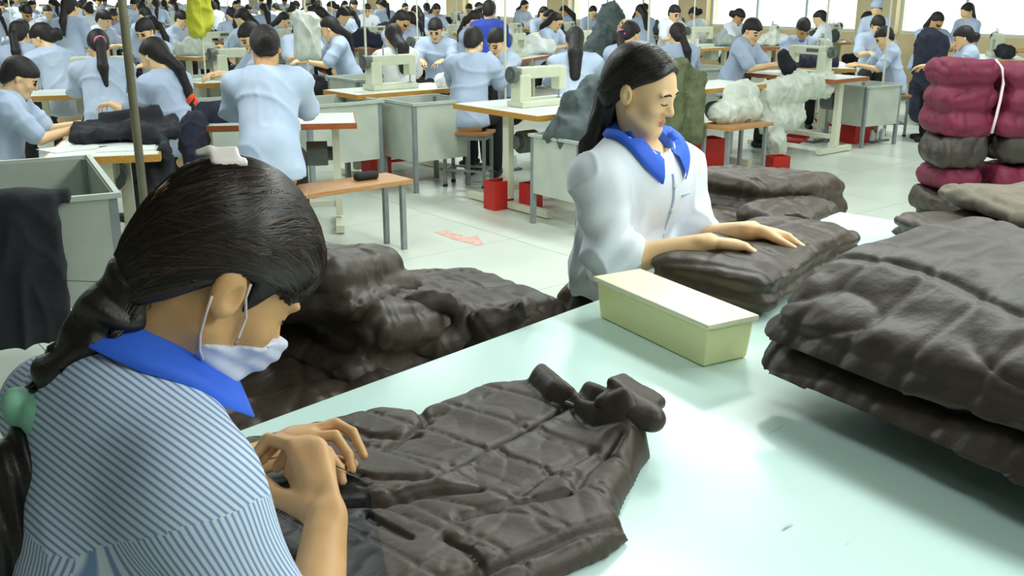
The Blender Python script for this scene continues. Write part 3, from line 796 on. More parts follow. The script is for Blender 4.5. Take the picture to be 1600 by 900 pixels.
def standing_seamstress():
    B = V(.335, 2.55, 0)
    root = empty('person', (B[0] * 1.05, B[1] * 1.05, -.08)); root.scale = (1.05,) * 3; HS = .89
    tag(root, 'bare-faced woman in pale blue shirt with blue collar standing at the mint table', 'person')
    HC_, HM = V(.322, 2.532, 1.345), frame(-33, 17, -3)
    tf, tr = frame(-45)[:, 1], frame(-45)[:, 0]
    C7 = V(.322, 2.565, 1.215); Sr = V(.212, 2.425, 1.140); Sl = V(.450, 2.665, 1.130); pel = V(.300, 2.575, .87)
    Er, Wr = V(.247, 2.395, .940), V(.480, 2.345, 1.004)
    El, Wl = V(.478, 2.600, .945), V(.606, 2.440, 1.012)
    L = lambda *p: HC_ + HM @ (V(*p) * HS)
    P = head_prims(HC_, HM, True, HS)
    P += [(rc(L(0, -.016, -.03), C7 + V(.01, -.01, -.02), .044, .048), .02)] + torso_prims(C7, pel, Sr, Sl, tf, -.02)
    for S_, E_, W_ in ((Sr, Er, Wr), (Sl, El, Wl)):
        P += [(rc(S_, E_, .043, .036), .02), (rc(E_, E_ * .7 + W_ * .3, .036, .036), .012), (rc(E_ * .7 + W_ * .3, W_, .036, .025), .01)]
    P += hand_prims(Wr, V(.93, -.05, -.10), V(.10, -.30, -1), 1, (26, 34, 26), .10, 1.0, (.45, .9, .35), 10)
    P += hand_prims(Wl, V(.88, -.22, -.16), V(.1, -.45, -1), -1, (26, 34, 26), .10, 1.0, (.45, .9, .35), 10)
    lo, hi = bounds([p for p, k in P], .02); lo[2] = .84
    f = Field(lo, hi, .004)
    for p, k in P: f.add(p, k)
    for e in (-1, 1):
        f.cut(ell(L(.0885 * e, .003, .006), (.0062, .0076, .0125), HM), .004)
    skin, v, F = mesh_obj('body', f, [M_skin, M_lip], root, 1)
    q = local(v, HC_, HM) / HS
    lip = (np.abs(q[:, 0]) < .0195 - 1.4 * np.maximum(0, np.abs(q[:, 2] + .055) - .004)) & (q[:, 1] > .085) & (np.abs(q[:, 2] + .0555) < .0125)
    paint(skin, F, v, [(1, lip)])
    parts = [skin]
    # shirt
    P = torso_prims(C7 - V(0, 0, .006), pel, Sr, Sl, tf, .014)
    sr, sl = Sr + (Er - Sr) * .96 - V(.0, 0, 0), Sl + (El - Sl) * .88
    P += [(rc(Sr, sr, .058, .064), .03), (rc(Sl, sl, .058, .064), .03),
          (rc(sr, sr + V(.035, -.01, .015), .060, .056), .02), (rc(sl, sl + V(.025, -.02, .01), .060, .055), .02),
          (rce(pel + V(0, 0, .06), pel - V(0, 0, .05), .160, .172, tf, .70), .03)]
    lo, hi = bounds([p for p, k in P], .05); fs = Field(lo, hi, .0055); fs.pad = .05
    for p, k in P: fs.add(p, k)
    fs.full(lambda D, X, Y, Z: np.maximum(D, .838 + .012 * np.sin(X * 22) - Z))
    fs.cut(rc(C7 + V(.026, -.026, .045), C7 + V(.05, -.05, .3), .080, .10), .004)
    fs.cut(rc(C7 + tf * .085 + V(0, 0, .03), C7 + tf * .12 - V(0, 0, .045), .028, .008), .006)
    fd = V(0, 0, 1)
    def folds(v):
        q = (v - C7) @ np.stack([tr, tf, fd], 1)
        a = wob(q * V(1.2, 1.0, .35), 26, 11) * .006 + crease(q * V(1.1, 1.0, .45), 14, 13, .13) * .011 + crease(q * V(1, 1, .7), 24, 14, .13) * .006
        low = np.clip((1.02 - v[:, 2]) / .15, 0, 1); a = a + low * .009 * np.sin(q[:, 2] * 55 + 9 * q[:, 0] + 2 * np.sin(q[:, 0] * 30))
        for S_, E_ in ((Sr, Er), (Sl, El)):
            s = np.exp(-(seg_dist(v, S_, E_) / .09) ** 2) * np.clip((1.12 - v[:, 2]) / .1, 0, 1)
            a = a + s * .010 * np.sin(q[:, 2] * 60 + q[:, 0] * 50 - q[:, 1] * 40)
        return a * np.clip((np.linalg.norm(v - (C7 + tf * .05 - V(0, 0, .02)), axis=1) - .145) / .06, .0, 1)
    shirt, v, F = mesh_obj('shirt', fs, M_shirt, root, 1, folds); parts.append(shirt)
    cm = frame(-45, 24)
    c = collar(fs, C7 + tf * .036 + V(0, 0, -.004), cm, .056, .058, .026, .050, 'collar', M_collar, root, gap=24, tip=.028, lift=.010, off=.010); parts.append(c)
    # placket with buttons, pocket
    pts = np.array([C7 + tf * .14 - V(0, 0, .06 + .035 * i) for i in range(7)]); pts = fs.project(pts, .002)
    pk = MB(); pk.tube(pts, .004); parts.append(pk.build('placket', M_shirtc, root, smooth=True))
    for i in range(1, 7, 2):
        n_ = fs.grad(pts[i:i + 1])[0]; parts.append(MB().bar(pts[i] + n_ * .001, pts[i] + n_ * .0065, .0055, 10).build('button', M_white, root, smooth=False))
    pp = fs.project(np.array([C7 + tf * .13 - tr * .075 + V(0, 0, -.13) + tr * .03 * a for a in (-1, 0, 1)]), .001)
    parts.append(MB().tube(pp, .003).build('pocket_hem', M_shirtc, root, smooth=True))
    # trousers, shoes
    P = [(rce(pel + V(0, 0, .0), pel - V(0, 0, .10), .150, .155, tf, .72), 0)]
    for e in (-1, 1):
        hip = pel + tr * .08 * e - V(0, 0, .1); kn_ = hip - V(0, 0, .32) + tf * .02; an = kn_ - V(0, 0, .32) - tf * .02
        P += [(rc(hip, kn_, .088, .068), .03), (rc(kn_, an, .068, .058), .02)]
    t, v, F = mesh_obj('trousers', blend(P, .012), M_black, root, 1); parts.append(t)
    for e in (-1, 1):
        a = V(pel[0], pel[1], .0762) + tr * .08 * e; fx = blend([(rc(a + V(0, 0, .035) - tf * .05, a + V(0, 0, .03) + tf * .13, .034, .03), 0), (rc(a + V(0, 0, .05), a + V(0, 0, .09), .04), .02)], .008)
        fx.full(lambda D, X, Y, Z: np.maximum(D, .0782 - Z))
        t, v, F = mesh_obj('shoe', fx, M_rubber, root, 1); parts.append(t)
    # hair: parted, drawn back into a low tail
    P = [(ell(L(0, -.016, .050), (.0715, .0930, .0812), HM), 0), (ell(L(0, .040, .068), (.0552, .050, .041), HM), .02), (ell(L(0, -.072, -.015), (.0552, .0445, .0623), HM), .04)]
    fh = Field(*bounds([p for p, k in P], .05), .004); fh.pad = .04
    for p, k in P: fh.add(p, k)
    def cutline(D, X, Y, Z):
        x, y, z = (X - HC_[0]) / HS, (Y - HC_[1]) / HS, (Z - HC_[2]) / HS
        lx = x * HM[0, 0] + y * HM[1, 0] + z * HM[2, 0]; ly = x * HM[0, 1] + y * HM[1, 1] + z * HM[2, 1]; lz = x * HM[0, 2] + y * HM[1, 2] + z * HM[2, 2]
        g = np.where(ly > 0, .014 + 1.0 * np.clip(ly, 0, .085) - .25 * np.abs(lx) * np.clip((ly - .02) / .05, 0, 1), .014 + np.minimum(ly, 0) * 1.25)
        return -smin(-D, -(g - lz) * .7, .005)
    fh.full(cutline)
    hair, v, F = mesh_obj('hair', fh, M_hair, root, 1); parts.append(hair)
    tp = [L(0, -.085, -.040), V(.238, 2.590, 1.262), V(.215, 2.600, 1.20), V(.200, 2.600, 1.13), V(.192, 2.595, 1.07)]
    ft = Field(*bounds([p for p, k in chain(tp, [.040, .034, .034, .028, .012])], .05), .005); ft.pad = .03
    for p, k in chain(tp, [.040, .034, .034, .028, .012], .02): ft.add(p, k)
    t, v, F = mesh_obj('hair_tail', ft, M_hair, hair, 1, lambda q: .003 * np.sin(q[:, 0] * 200 + q[:, 1] * 190)); parts.append(t)
    paths = []
    for i in range(260):
        a = RNG.uniform(-1, 1); ts = np.linspace(0, 1, 12)[:, None]; b_ = RNG.uniform(0, 1)
        st = V(.07 * a, .080 - .10 * b_, .105 + .02 * (1 - abs(a))); md = V(.10 * np.sign(a) * (.4 + .6 * abs(a)), -.02, .05 + .03 * b_); en = V(.03 * a, -.11, -.04)
        paths.append(HC_ + HS * ((1 - ts) ** 2 * st + 2 * ts * (1 - ts) * md + ts ** 2 * en) @ HM.T)
    parts.append(strands(fh, paths, .0016, 'hair_strand_layer', M_strand, hair))
    # brows and lowered lashes
    for e in (-1, 1):
        pb = f.project(np.array([L(.014 * e, .105, .030), L(.027 * e, .102, .0345), L(.041 * e, .092, .031), L(.048 * e, .085, .027)]), .0003)
        parts.append(MB().tube(pb, [.0018, .0030, .0026, .0012]).build('eyebrow', M_hairdull, root, smooth=True))
        pl = f.project(np.array([L(.017 * e, .100, .004), L(.025 * e, .102, .0005), L(.034 * e, .100, .0005), L(.044 * e, .093, .005)]), .0003)
        parts.append(MB().tube(pl, [.001, .0018, .0018, .001]).build('eyelash', M_hairdull, root, smooth=True))
    for o in parts: o.data.transform(Matrix.Translation(tuple(-B)))
    return root
standing_seamstress()

# ------------------------------------------------------------------ quilted jackets
def quilt(u, v, su=.095, sv=.2, depth=.006, wd=.009, seed=0):
    r = np.random.default_rng(seed); p0, p1 = r.uniform(0, 1, 2)
    a = (u / su + p0 + .10 * np.sin(v * 9 + seed)) % 1 - .5; b = (v / sv + p1 + .08 * np.sin(u * 8 + seed)) % 1 - .5
    g = np.exp(-(a * su / wd) ** 2) + .8 * np.exp(-(b * sv / wd) ** 2)
    return -depth * g + depth * .35 * np.cos(a * 2 * PI)
def folded(name, label, loc, yaw, half, layers, m, group=None, seed=0, h=.008, su=.1, sv=.22, qd=.006, wr=.006, edge=.035, parent=None, cat='jacket', skew=None, kk=.010, tilt=(0, 0)):
    """a folded padded garment: soft slabs lying on one another, in one piece; layers = (z0, thickness, du, dv, scale_u, scale_v)"""
    a, b = half; top = max(z + t for z, t, *_ in layers) + .05
    f = Field((-a * 1.3 - .1, -b * 1.3 - .1, min(z for z, *_ in layers) - .10), (a * 1.3 + .1, b * 1.3 + .1, top + .03), h)
    X, Y = np.meshgrid(f.ax[0], f.ax[1], indexing='ij')
    for li, (z0, t, du, dv, sa, sb) in enumerate(layers):
        sd = seed * 17 + li * 5
        wx = wobg(X, Y, 0 * X, 9, sd + 1) * .016; wy = wobg(X, Y, 0 * X, 9, sd + 2) * .016
        qx = np.abs(X - du + wx) - a * sa; qy = np.abs(Y - dv + wy) - b * sb; rr = .06
        d2 = np.sqrt(np.maximum(qx + rr, 0) ** 2 + np.maximum(qy + rr, 0) ** 2) + np.minimum(np.maximum(qx + rr, qy + rr), 0) - rr
        e = np.clip(-d2, 0, None)
        prof = np.sqrt(np.clip(1 - (1 - np.minimum(e / edge, 1)) ** 2, 0, 1))
        mid = z0 + t / 2 + wobg(X, Y, 0 * X, 7, sd + 3) * t * .10
        if skew is not None: mid = mid + skew(X, Y, z0)
        ht = t / 2 * prof * (1 + .12 * wobg(X, Y, 0 * X, 16, sd + 4))
        Z = f.ax[2][None, None, :]
        D = np.where((d2 < 0)[:, :, None], (np.abs(Z - mid[:, :, None]) - ht[:, :, None]) * .85, np.sqrt(np.maximum(d2, 0)[:, :, None] ** 2 + (Z - mid[:, :, None]) ** 2) * .85)
        f.D = smin(f.D, D.astype(np.float32), kk)
    def disp(v):
        return quilt(v[:, 0], v[:, 1], su, sv, qd, .009, seed) + wr * .45 * wob(v * V(1, .5, 1.2), 30, seed + 40) - wr * .55 * crease(v * V(1, .5, 1), 26, seed + 42) + wr * .2 * wob(v * V(.6, 1.3, 1), 90, seed + 41)
    o, v, F = mesh_obj(name, f, m, parent, 1, disp)
    o.location = tuple(loc); o.rotation_euler = (tilt[0], tilt[1], yaw)
    if label: tag(o, label, cat, group)
    return o
def blob(name, label, prims, m, loc, h=.012, disp=None, cat='garment', group=None, yaw=0.0, ground=None, parent=None, k=.03):
    f = Field(*bounds([p for p in prims], .06), h)
    for p in prims: f.add(p, k)
    if ground is not None: f.full(lambda D, X, Y, Z: np.maximum(D, ground - Z))
    o, v, F = mesh_obj(name, f, m, parent, 1, disp)
    o.location = tuple(loc); o.rotation_euler = (0, 0, yaw)
    if label: tag(o, label, cat, group)
    return o

def poly_dist(X, Y, poly):                   # signed distance to a polygon in the plane, negative inside
    P = np.stack([X.ravel(), Y.ravel()], 1); d = np.full(len(P), 9.0); ins = np.zeros(len(P), bool); n = len(poly)
    for i in range(n):
        a, b = np.array(poly[i]), np.array(poly[(i + 1) % n]); e = b - a
        t = np.clip(((P - a) @ e) / (e @ e), 0, 1); d = np.minimum(d, np.linalg.norm(P - a - t[:, None] * e, axis=1))
        c = ((a[1] > P[:, 1]) != (b[1] > P[:, 1])) & (P[:, 0] < (b[0] - a[0]) * (P[:, 1] - a[1]) / (b[1] - a[1] + 1e-12) + a[0]); ins ^= c
    return np.where(ins, -d, d).reshape(X.shape)
def line_dist(X, Y, pts):
    d = np.full(X.size, 9.0); P = np.stack([X.ravel(), Y.ravel()], 1)
    for i in range(len(pts) - 1): d = np.minimum(d, seg_dist(P, np.array(pts[i]), np.array(pts[i + 1])))
    return d.reshape(X.shape)

def spread_jacket():
    q = .9595
    body = [(-.60, 1.50), (-.454, 1.578), (-.246, 1.712), (-.176, 1.702), (-.063, 1.815), (.024, 1.846), (.070, 1.850), (.122, 1.760), (.17, 1.72), (.222, 1.656), (.237, 1.55), (.185, 1.428), (.161, 1.333),
            (.174, 1.285), (.137, 1.239), (.021, 1.146), (-.066, 1.100), (-.20, 1.02), (-.34, 1.00), (-.50, 1.18), (-.60, 1.34)]
    body = [(x * q, y * q) for x, y in body]
    S = lambda *p: [(x * q, y * q) for x, y in p]
    h = .0045; f = Field((-.66, .90, -.012), (.28, 1.86, .14), h)
    X, Y = np.meshgrid(f.ax[0], f.ax[1], indexing='ij')
    d2 = poly_dist(X, Y, body) + .004 * wobg(X, Y, 0 * X, 40, 5)
    e = np.clip(-d2, 0, None); prof = np.sqrt(np.clip(1 - (1 - np.minimum(e / .035, 1)) ** 2, 0, 1))
    H = np.full_like(X, .044)
    def groove(pts, dp, w):
        nonlocal H
        H = H - dp * np.exp(-(line_dist(X, Y, S(*pts)) / w) ** 2)
    def ridge(pts, dp, w): groove(pts, -dp, w)
    groove([(.107, 1.685), (-.01, 1.545), (-.125, 1.396)], .016, .006); ridge([(.12, 1.67), (.0, 1.53), (-.115, 1.384)], .006, .010)      # zip
    groove([(-.25, 1.318), (-.181, 1.327), (-.12, 1.352), (-.05, 1.366)], .018, .007); ridge([(-.20, 1.350), (-.10, 1.375)], .008, .02)
    groove([(.170, 1.300), (.10, 1.258), (.044, 1.215), (-.067, 1.128), (-.18, 1.05)], .026, .009)                                   # sleeve along the lower side
    groove([(-.156, 1.62), (-.185, 1.56), (-.213, 1.507)], .016, .007); groove([(-.176, 1.70), (-.15, 1.62)], .012, .008)
    groove([(-.214, 1.293), (-.18, 1.258), (-.143, 1.227)], .012, .007); groove([(-.097, 1.231), (-.06, 1.20), (-.038, 1.156)], .014, .006)
    groove([(.088, 1.363), (.0, 1.33), (-.074, 1.285)], .014, .007); groove([(.13, 1.50), (.07, 1.44), (.01, 1.36)], .010, .007)
    groove([(.18, 1.53), (.12, 1.44), (.10, 1.38)], .012, .008); groove([(-.30, 1.45), (-.22, 1.40), (-.12, 1.40)], .010, .008)
    groove([(-.33, 1.62), (-.24, 1.56), (-.16, 1.56)], .010, .008)
    # quilting runs roughly parallel to the shoulder seam and to the zip
    c, s_ = math.cos(math.radians(51)), math.sin(math.radians(51))
    U_, V_ = X * c + Y * s_, -X * s_ + Y * c
    H = H + quilt(U_, V_, .105, .150, .0035, .0045, 3) + .0035 * wobg(X * c + Y * s_ * .4, Y, 0 * X, 36, 8) - .004 * np.exp(-np.abs(wobg(X * .7, Y, 0 * X, 30, 10)) / .08) - .0025 * np.exp(-np.abs(wobg(X, Y * .6, 0 * X, 62, 12)) / .10)
    # collar: two standing rolls with a dark opening between
    def roll(pts, hh, w, base=0.0):
        nonlocal H
        d = line_dist(X, Y, S(*pts)); H = np.maximum(H, np.where(d < w, base + (hh - base) * np.sqrt(np.clip(1 - (d / w) ** 2, 0, 1)), 0))
    roll([(.072, 1.84), (.060, 1.80), (.085, 1.73), (.11, 1.70)], .078, .034)
    roll([(.125, 1.70), (.150, 1.64), (.165, 1.60), (.215, 1.58)], .086, .036)
    ridge([(.19, 1.70), (.20, 1.60), (.19, 1.55)], .030, .040)
    groove([(.115, 1.735), (.135, 1.66), (.155, 1.625)], .030, .010)
    H = .016 + np.logaddexp(0, (H - .016) / .004) * .004; H = H * prof
    Z = f.ax[2][None, None, :]
    D = np.where((d2 < 0)[:, :, None], (Z - H[:, :, None]) * .8, np.sqrt(np.maximum(d2, 0)[:, :, None] ** 2 + np.maximum(Z, 0) ** 2))
    f.D = np.maximum(D, .0015 - Z).astype(np.float32)
    v, F = f.mesh(); v = smooth(v, F, 1)
    # beyond the table's near edge the cloth bends over and hangs
    s = -((v - TC) @ TE); R = .05; a = np.clip(s / R, 0, PI / 2); ex = np.clip(s - R * PI / 2, 0, None); on = s > 0
    zz = v[:, 2]; base = TC + ((v - TC) @ TN)[:, None] * TN
    bent = base - TE * ((R + zz) * np.sin(a))[:, None]; bent[:, 2] = (R + zz) * np.cos(a) - R - ex
    v = np.where(on[:, None], bent, v); v[:, 2] += TZ
    black_d = np.minimum((-.200 + (1.268 - v[:, 1]) * .243) - v[:, 0], 1.36 - v[:, 1])
    me_ = mesh_np('jacket', v, F); at = me_.attributes.new('black_part', 'FLOAT', 'POINT'); at.data.foreach_set('value', black_d.astype(np.float32))
    mj = M_brown.copy(); mj.name = 'quilted_brown_part_black'; nt_ = mj.node_tree; bs_ = nt_.nodes['Principled BSDF']; src = bs_.inputs['Base Color'].links[0].from_socket
    an = nt_.nodes.new('ShaderNodeAttribute'); an.attribute_name = 'black_part'; mr = nt_.nodes.new('ShaderNodeMapRange'); mr.inputs[1].default_value = -.001; mr.inputs[2].default_value = .001
    mm = nt_.nodes.new('ShaderNodeMixRGB'); mm.inputs[2].default_value = lin((14, 13, 15)); nt_.links.new(an.outputs['Fac'], mr.inputs[0]); nt_.links.new(mr.outputs[0], mm.inputs[0]); nt_.links.new(src, mm.inputs[1]); nt_.links.new(mm.outputs[0], bs_.inputs['Base Color'])  # base colour turns near-black over the jacket's near left part
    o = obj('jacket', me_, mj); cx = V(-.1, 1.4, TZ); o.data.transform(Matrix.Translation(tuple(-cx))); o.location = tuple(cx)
    tag(o, 'brown quilted jacket spread open on the table under masked woman\'s hands', 'jacket')
    # the stand-up collar flap and zip pull
    cf = blend([(bxp(V(.218, 1.625, .092) * V(q, q, 1), (.047, .036, .010), frame(60, 12, -22), .009), 0), (rc(V(.165, 1.60, .080) * V(q, q, 1), V(.24, 1.56, .070) * V(q, q, 1), .022), .02)], .005)
    t, v_, F_ = mesh_obj('collar_flap', cf, M_brown, o, 1, lambda p: .003 * wob(p, 70, 5)); t.data.transform(Matrix.Translation((-cx[0], -cx[1], 0)))
    zp = MB().box((.112 * q, 1.674 * q, .056), (.010, .018, .006), .8).box((.106 * q, 1.664 * q, .055), (.006, .020, .005), .8).build('zip_pull', M_steel, o)
    zp.data.transform(Matrix.Translation((-cx[0], -cx[1], 0)))
    return o
spread_jacket()

# jacket under the standing woman's hands, rolled lengthways
def worked_jacket():
    o = folded('jacket', 'brown quilted jacket folded flat beneath the standing woman\'s hands', (.665, 2.565, TZ + .004), math.radians(51), (.34, .175),
               [(0, .060, 0, 0, 1, 1), (.045, .058, -.005, .004, .985, .96), (.085, .030, .16, -.02, .40, .75)], M_brown, None, 24, .0075, .17, .21, .0035, .014, .085, kk=.022, tilt=(.0, -.0))
    cf_ = [V(.315, .035 + .045 * math.cos(a_), .078 + .026 * math.sin(a_)) for a_ in np.linspace(0, 2 * PI, 9)]
    blob('sleeve_cuff', None, [rc(cf_[i_], cf_[i_ + 1], .014) for i_ in range(8)], M_brown, (0, 0, 0), .006, parent=o, k=.01)
    blob('cuff_shade_disc', None, [ell((.315, .035, .078), (.010, .042, .024))], M_browndark, (0, 0, 0), .005, parent=o)  # solid dark disc, the cuff's shaded hollow put in as colour
worked_jacket()

# tall stack of folded jackets, its corner pointing into the picture
PB = math.atan2(.504, .864)
stack = [(.000, .058, .15, .03, .84, .95), (.050, .058, .12, -.02, .90, .97), (.102, .058, .07, .02, .97, 1.0), (.156, .060, -.005, -.01, 1.05, 1.02), (.212, .066, .0, .0, 1.02, 1.0)]
names = ('lowest', 'second from bottom', 'middle', 'second from top', 'topmost')
for i, (z0, t, du, dv, sa, sb) in enumerate(stack):
    def drop(X, Y, z, i=i):
        return -(0, .0, .04, .145, .125)[i] * np.clip((-X - .04) / .28, 0, 1) ** 1.2 + .010 * wobg(X, Y, 0 * X, 5, 60) * (z / .2)
    folded('jacket', 'brown quilted jacket, %s of the tall folded stack' % names[i], (.928, 1.585, TZ + .008), PB, (.30, .39),
           [(z0, t * .62, du, dv, sa, sb), (z0 + t * .40, t * .66, du + .012 * (-1) ** i, dv + .01, sa * .985, sb * .985)], M_brown, 'jackets in the tall folded stack', 30 + i, .0075, .26, .12, .0055, .011, .045, skew=drop)

# bundles behind it
BY = 1.02
spec = [('jacket', 'brown folded jacket lying under the magenta bundles', M_taupe, 1.86, 3.02, .0, .11, (.36, .30), .10, 'a'),
        ]
def bundle(label, m, x, y, z0, t, half, yaw, seed, nl=2, cat='garment bundle', grp=None):
    ls = [(z0 - TZ + t * i / nl, t / nl * 1.12, .012 * math.sin(seed + i * 2.1), .012 * math.cos(seed * 2 + i), 1 - .03 * ((i * 7 + seed) % 3), 1 - .03 * ((i * 5 + seed) % 3)) for i in range(nl)]
    return folded('garment_bundle', label, (x, y, TZ), yaw, half, ls, m, grp, seed, .011, .30, .16, .006, .018, .06, None, cat, kk=.03)
yw = .12
bundle('brown quilted bundle lying flat at the far side of the mint table', M_brown, 1.60, 2.80, .858, .085, (.42, .26), yw, 51, 2)
bundle('taupe folded bundle lying on the flat brown bundle', M_taupe, 1.74, 2.90, .948, .060, (.42, .24), yw, 52, 1)
tr_ = empty('trolley', (2.45, 5.10, 0), yw); tag(tr_, 'low steel trolley carrying the magenta and brown bundles', 'trolley')
MB().box((0, 0, .335), (.80, .44, .03)).build('platform', M_metal, tr_)
for a_ in (-1, 1):
    for b_ in (-1, 1): MB().box((a_ * .36, b_ * .19, .20), (.03, .03, .24)).build('leg', M_steel, tr_); MB().bar((a_ * .36 - .012, b_ * .19, .04), (a_ * .36 + .012, b_ * .19, .04), .039, 12).build('caster', M_rubber, tr_)
for nm, x, sd in (('near the aisle', 2.262, 0), ('nearer the frame', 2.54, 10)):
    bundle('dark brown quilted bundle lowest on the trolley, %s' % nm, M_brown2, x, 5.08, .356, .235, (.137, .16), yw, 59 + sd, 2)
    bundle('thin magenta quilted bundle below a dark brown bundle, %s' % nm, M_magenta, x, 5.08, .595, .125, (.138, .16), yw, 53 + sd, 1)
    bundle('dark brown quilted bundle between magenta bundles, %s' % nm, M_brown2, x, 5.08, .725, .150, (.135, .16), yw, 55 + sd, 1)
    bb1 = bundle('high magenta quilted bundle topping the trolley, %s' % nm, M_magenta, x, 5.08, .880, .36 - sd * .001, (.142, .16), yw, 57 + sd, 3)
    if sd == 0: b1 = bb1
MB().tube([(.085, -.182, .06), (.093, -.188, .14), (.103, -.186, .22), (.113, -.176, .30), (.118, -.145, .37), (.118, -.08, .405)], .007).build('white_tape', M_cord, b1, smooth=True)

# heaps of jackets on benches beyond the table edge
def bench(name, label, loc, yaw, size, hgt, group=None):
    r = empty(name, loc, yaw); tag(r, label, 'bench', group); L_, W_ = size
    MB().box((0, 0, hgt - .015), (L_, W_, .03)).build('seat', M_seat, r, bevel=.004)
    for a in (-1, 1):
        for b in (-1, 1): MB().box((a * (L_ / 2 - .05), b * (W_ / 2 - .05), (hgt - .03) / 2), (.03, .03, hgt - .03)).build('leg', M_steel, r)
    return r
def hdisp(seed, qd=.0045):
    def d(v):
        w = v + .05 * np.stack([wob(v, 6, seed + 5), wob(v, 6, seed + 6), 0 * v[:, 0]], 1)
        return quilt(w[:, 0] + w[:, 2] * .6, w[:, 1] - w[:, 2] * .7, .10, .17, qd, .009, seed) + .009 * wob(v, 13, seed) - .016 * crease(v * V(1, .9, 1), 9, seed + 3, .08) - .007 * crease(v * V(.9, 1.1, 1), 24, seed + 4, .08) + .006 * crease(v, 40, seed + 6, .12)
    return d
bench('bench', 'wooden bench buried under jackets beyond the table edge', (-.38, 2.34, 0), math.atan2(.739, .673), (1.0, .42), .54)
ya = math.atan2(.739, .673); gh = 'jackets heaped beyond the table edge'
folded('jacket', 'brown quilted jacket slumped at the far end of the heap, sleeve over table edge', (-.27, 2.42, .655), ya, (.40, .24), [(0, .13, 0, 0, 1, 1), (.10, .13, .02, -.01, .95, .95)], M_brown, gh, 61, .009, .15, .17, .006, .013, .09, kk=.03, tilt=(.05, .20))
folded('jacket', 'brown quilted jacket bunched on top of the heap behind masked woman', (-.46, 2.28, .835), ya + .5, (.25, .20), [(0, .10, 0, 0, 1, 1), (.07, .10, -.02, .02, .9, .9)], M_brown, gh, 62, .009, .14, .16, .006, .013, .08, kk=.03, tilt=(-.10, .16))
folded('jacket', 'brown quilted jacket at the near end of the heap, hanging beside table corner', (-.60, 2.02, .575), ya - .25, (.34, .23), [(0, .12, 0, 0, 1, 1), (.09, .13, .01, .01, .96, .92)], M_brown, gh, 63, .009, .14, .15, .006, .013, .09, kk=.03, tilt=(.12, -.12))
_hr = [c_ for c_ in COL.objects if c_.get('label', '').startswith('brown quilted jacket slumped')][0]
rn = V(.25, -.85, .45); rn /= np.linalg.norm(rn); e1_ = np.cross(V(0, 0, 1), rn); e1_ /= np.linalg.norm(e1_); e2_ = np.cross(rn, e1_); rcn = V(-.185, 2.19, .850)
cp = [rcn + .080 * math.cos(a_) * e1_ + .052 * math.sin(a_) * e2_ for a_ in np.linspace(0, 2 * PI, 13)]
blob('sleeve_cuff', None, [rc(cp[i_], cp[i_ + 1], .022, .022) for i_ in range(12)] + [rc(cp[i_] - rn * .02, cp[i_] - rn * .16, .024, .06) for i_ in (0, 3, 6, 9)], M_brown, (0, 0, 0), .007, hdisp(66, .002), parent=_hr, k=.02)
_hi = Matrix.LocRotScale(_hr.location, _hr.rotation_euler, None).inverted()
blob('sleeve', None, [rc((-.22, 2.31, .74), (-.06, 2.20, .84), .075, .050), rc((-.06, 2.20, .84), (.02, 2.20, .880), .046, .036)], M_brown, (0, 0, 0), .008, hdisp(67, .004), parent=_hr, k=.03)
blob('sleeve_shade_disc', None, [ell(rcn - rn * .010, (.066, .012, .040), np.stack([e1_, rn, e2_], 1))], M_browndark, (0, 0, 0), .007, parent=_hr)  # dark disc closing the sleeve end, painted shade of its inside
for c_ in _hr.children: c_.data.transform(_hi)
bench('bench', 'low wooden bench under the jackets behind the standing woman', (.86, 3.66, 0), math.atan2(.739, .673), (1.05, .42), .46)
gr = 'jackets heaped behind the standing woman'
folded('jacket', 'brown quilted jacket heaped right behind the standing woman', (.66, 3.40, .50), ya, (.50, .24), [(0, .15, 0, 0, 1, 1), (.12, .16, .02, -.01, .95, .95), (.24, .12, -.06, .0, .7, .85)], M_brown, gr, 71, .010, .16, .17, .006, .013, .09, kk=.03, tilt=(.0, .03))
folded('jacket', 'brown quilted jacket draped over the far end of the rear heap', (.92, 3.62, .775), ya - .15, (.30, .20), [(0, .11, 0, 0, 1, 1), (.08, .10, .02, .0, .9, .9)], M_brown, gr, 72, .010, .15, .16, .006, .013, .09, kk=.03, tilt=(.0, .10))
folded('jacket', 'brown quilted jacket slipping down beside the table in rear heap', (.92, 3.31, .74), ya + .1, (.28, .12), [(0, .10, 0, 0, 1, 1), (.07, .09, .03, .0, .85, .9)], M_brown, gr, 73, .010, .12, .16, .006, .013, .07, kk=.03, tilt=(.20, .08))

# cream plastic box
br_ = empty('plastic_box', (.3525, 2.10, TZ), math.atan2(-.351, .20)); tag(br_, 'pale yellow plastic box with cream lid on the table', 'box')
MB().box((0, 0, .044), (.375, .118, .086), taper=1.06).build('body', M_box, br_, bevel=.006)
MB().box((0, 0, .093), (.412, .138, .012)).build('lid', M_lid, br_, bevel=.004)

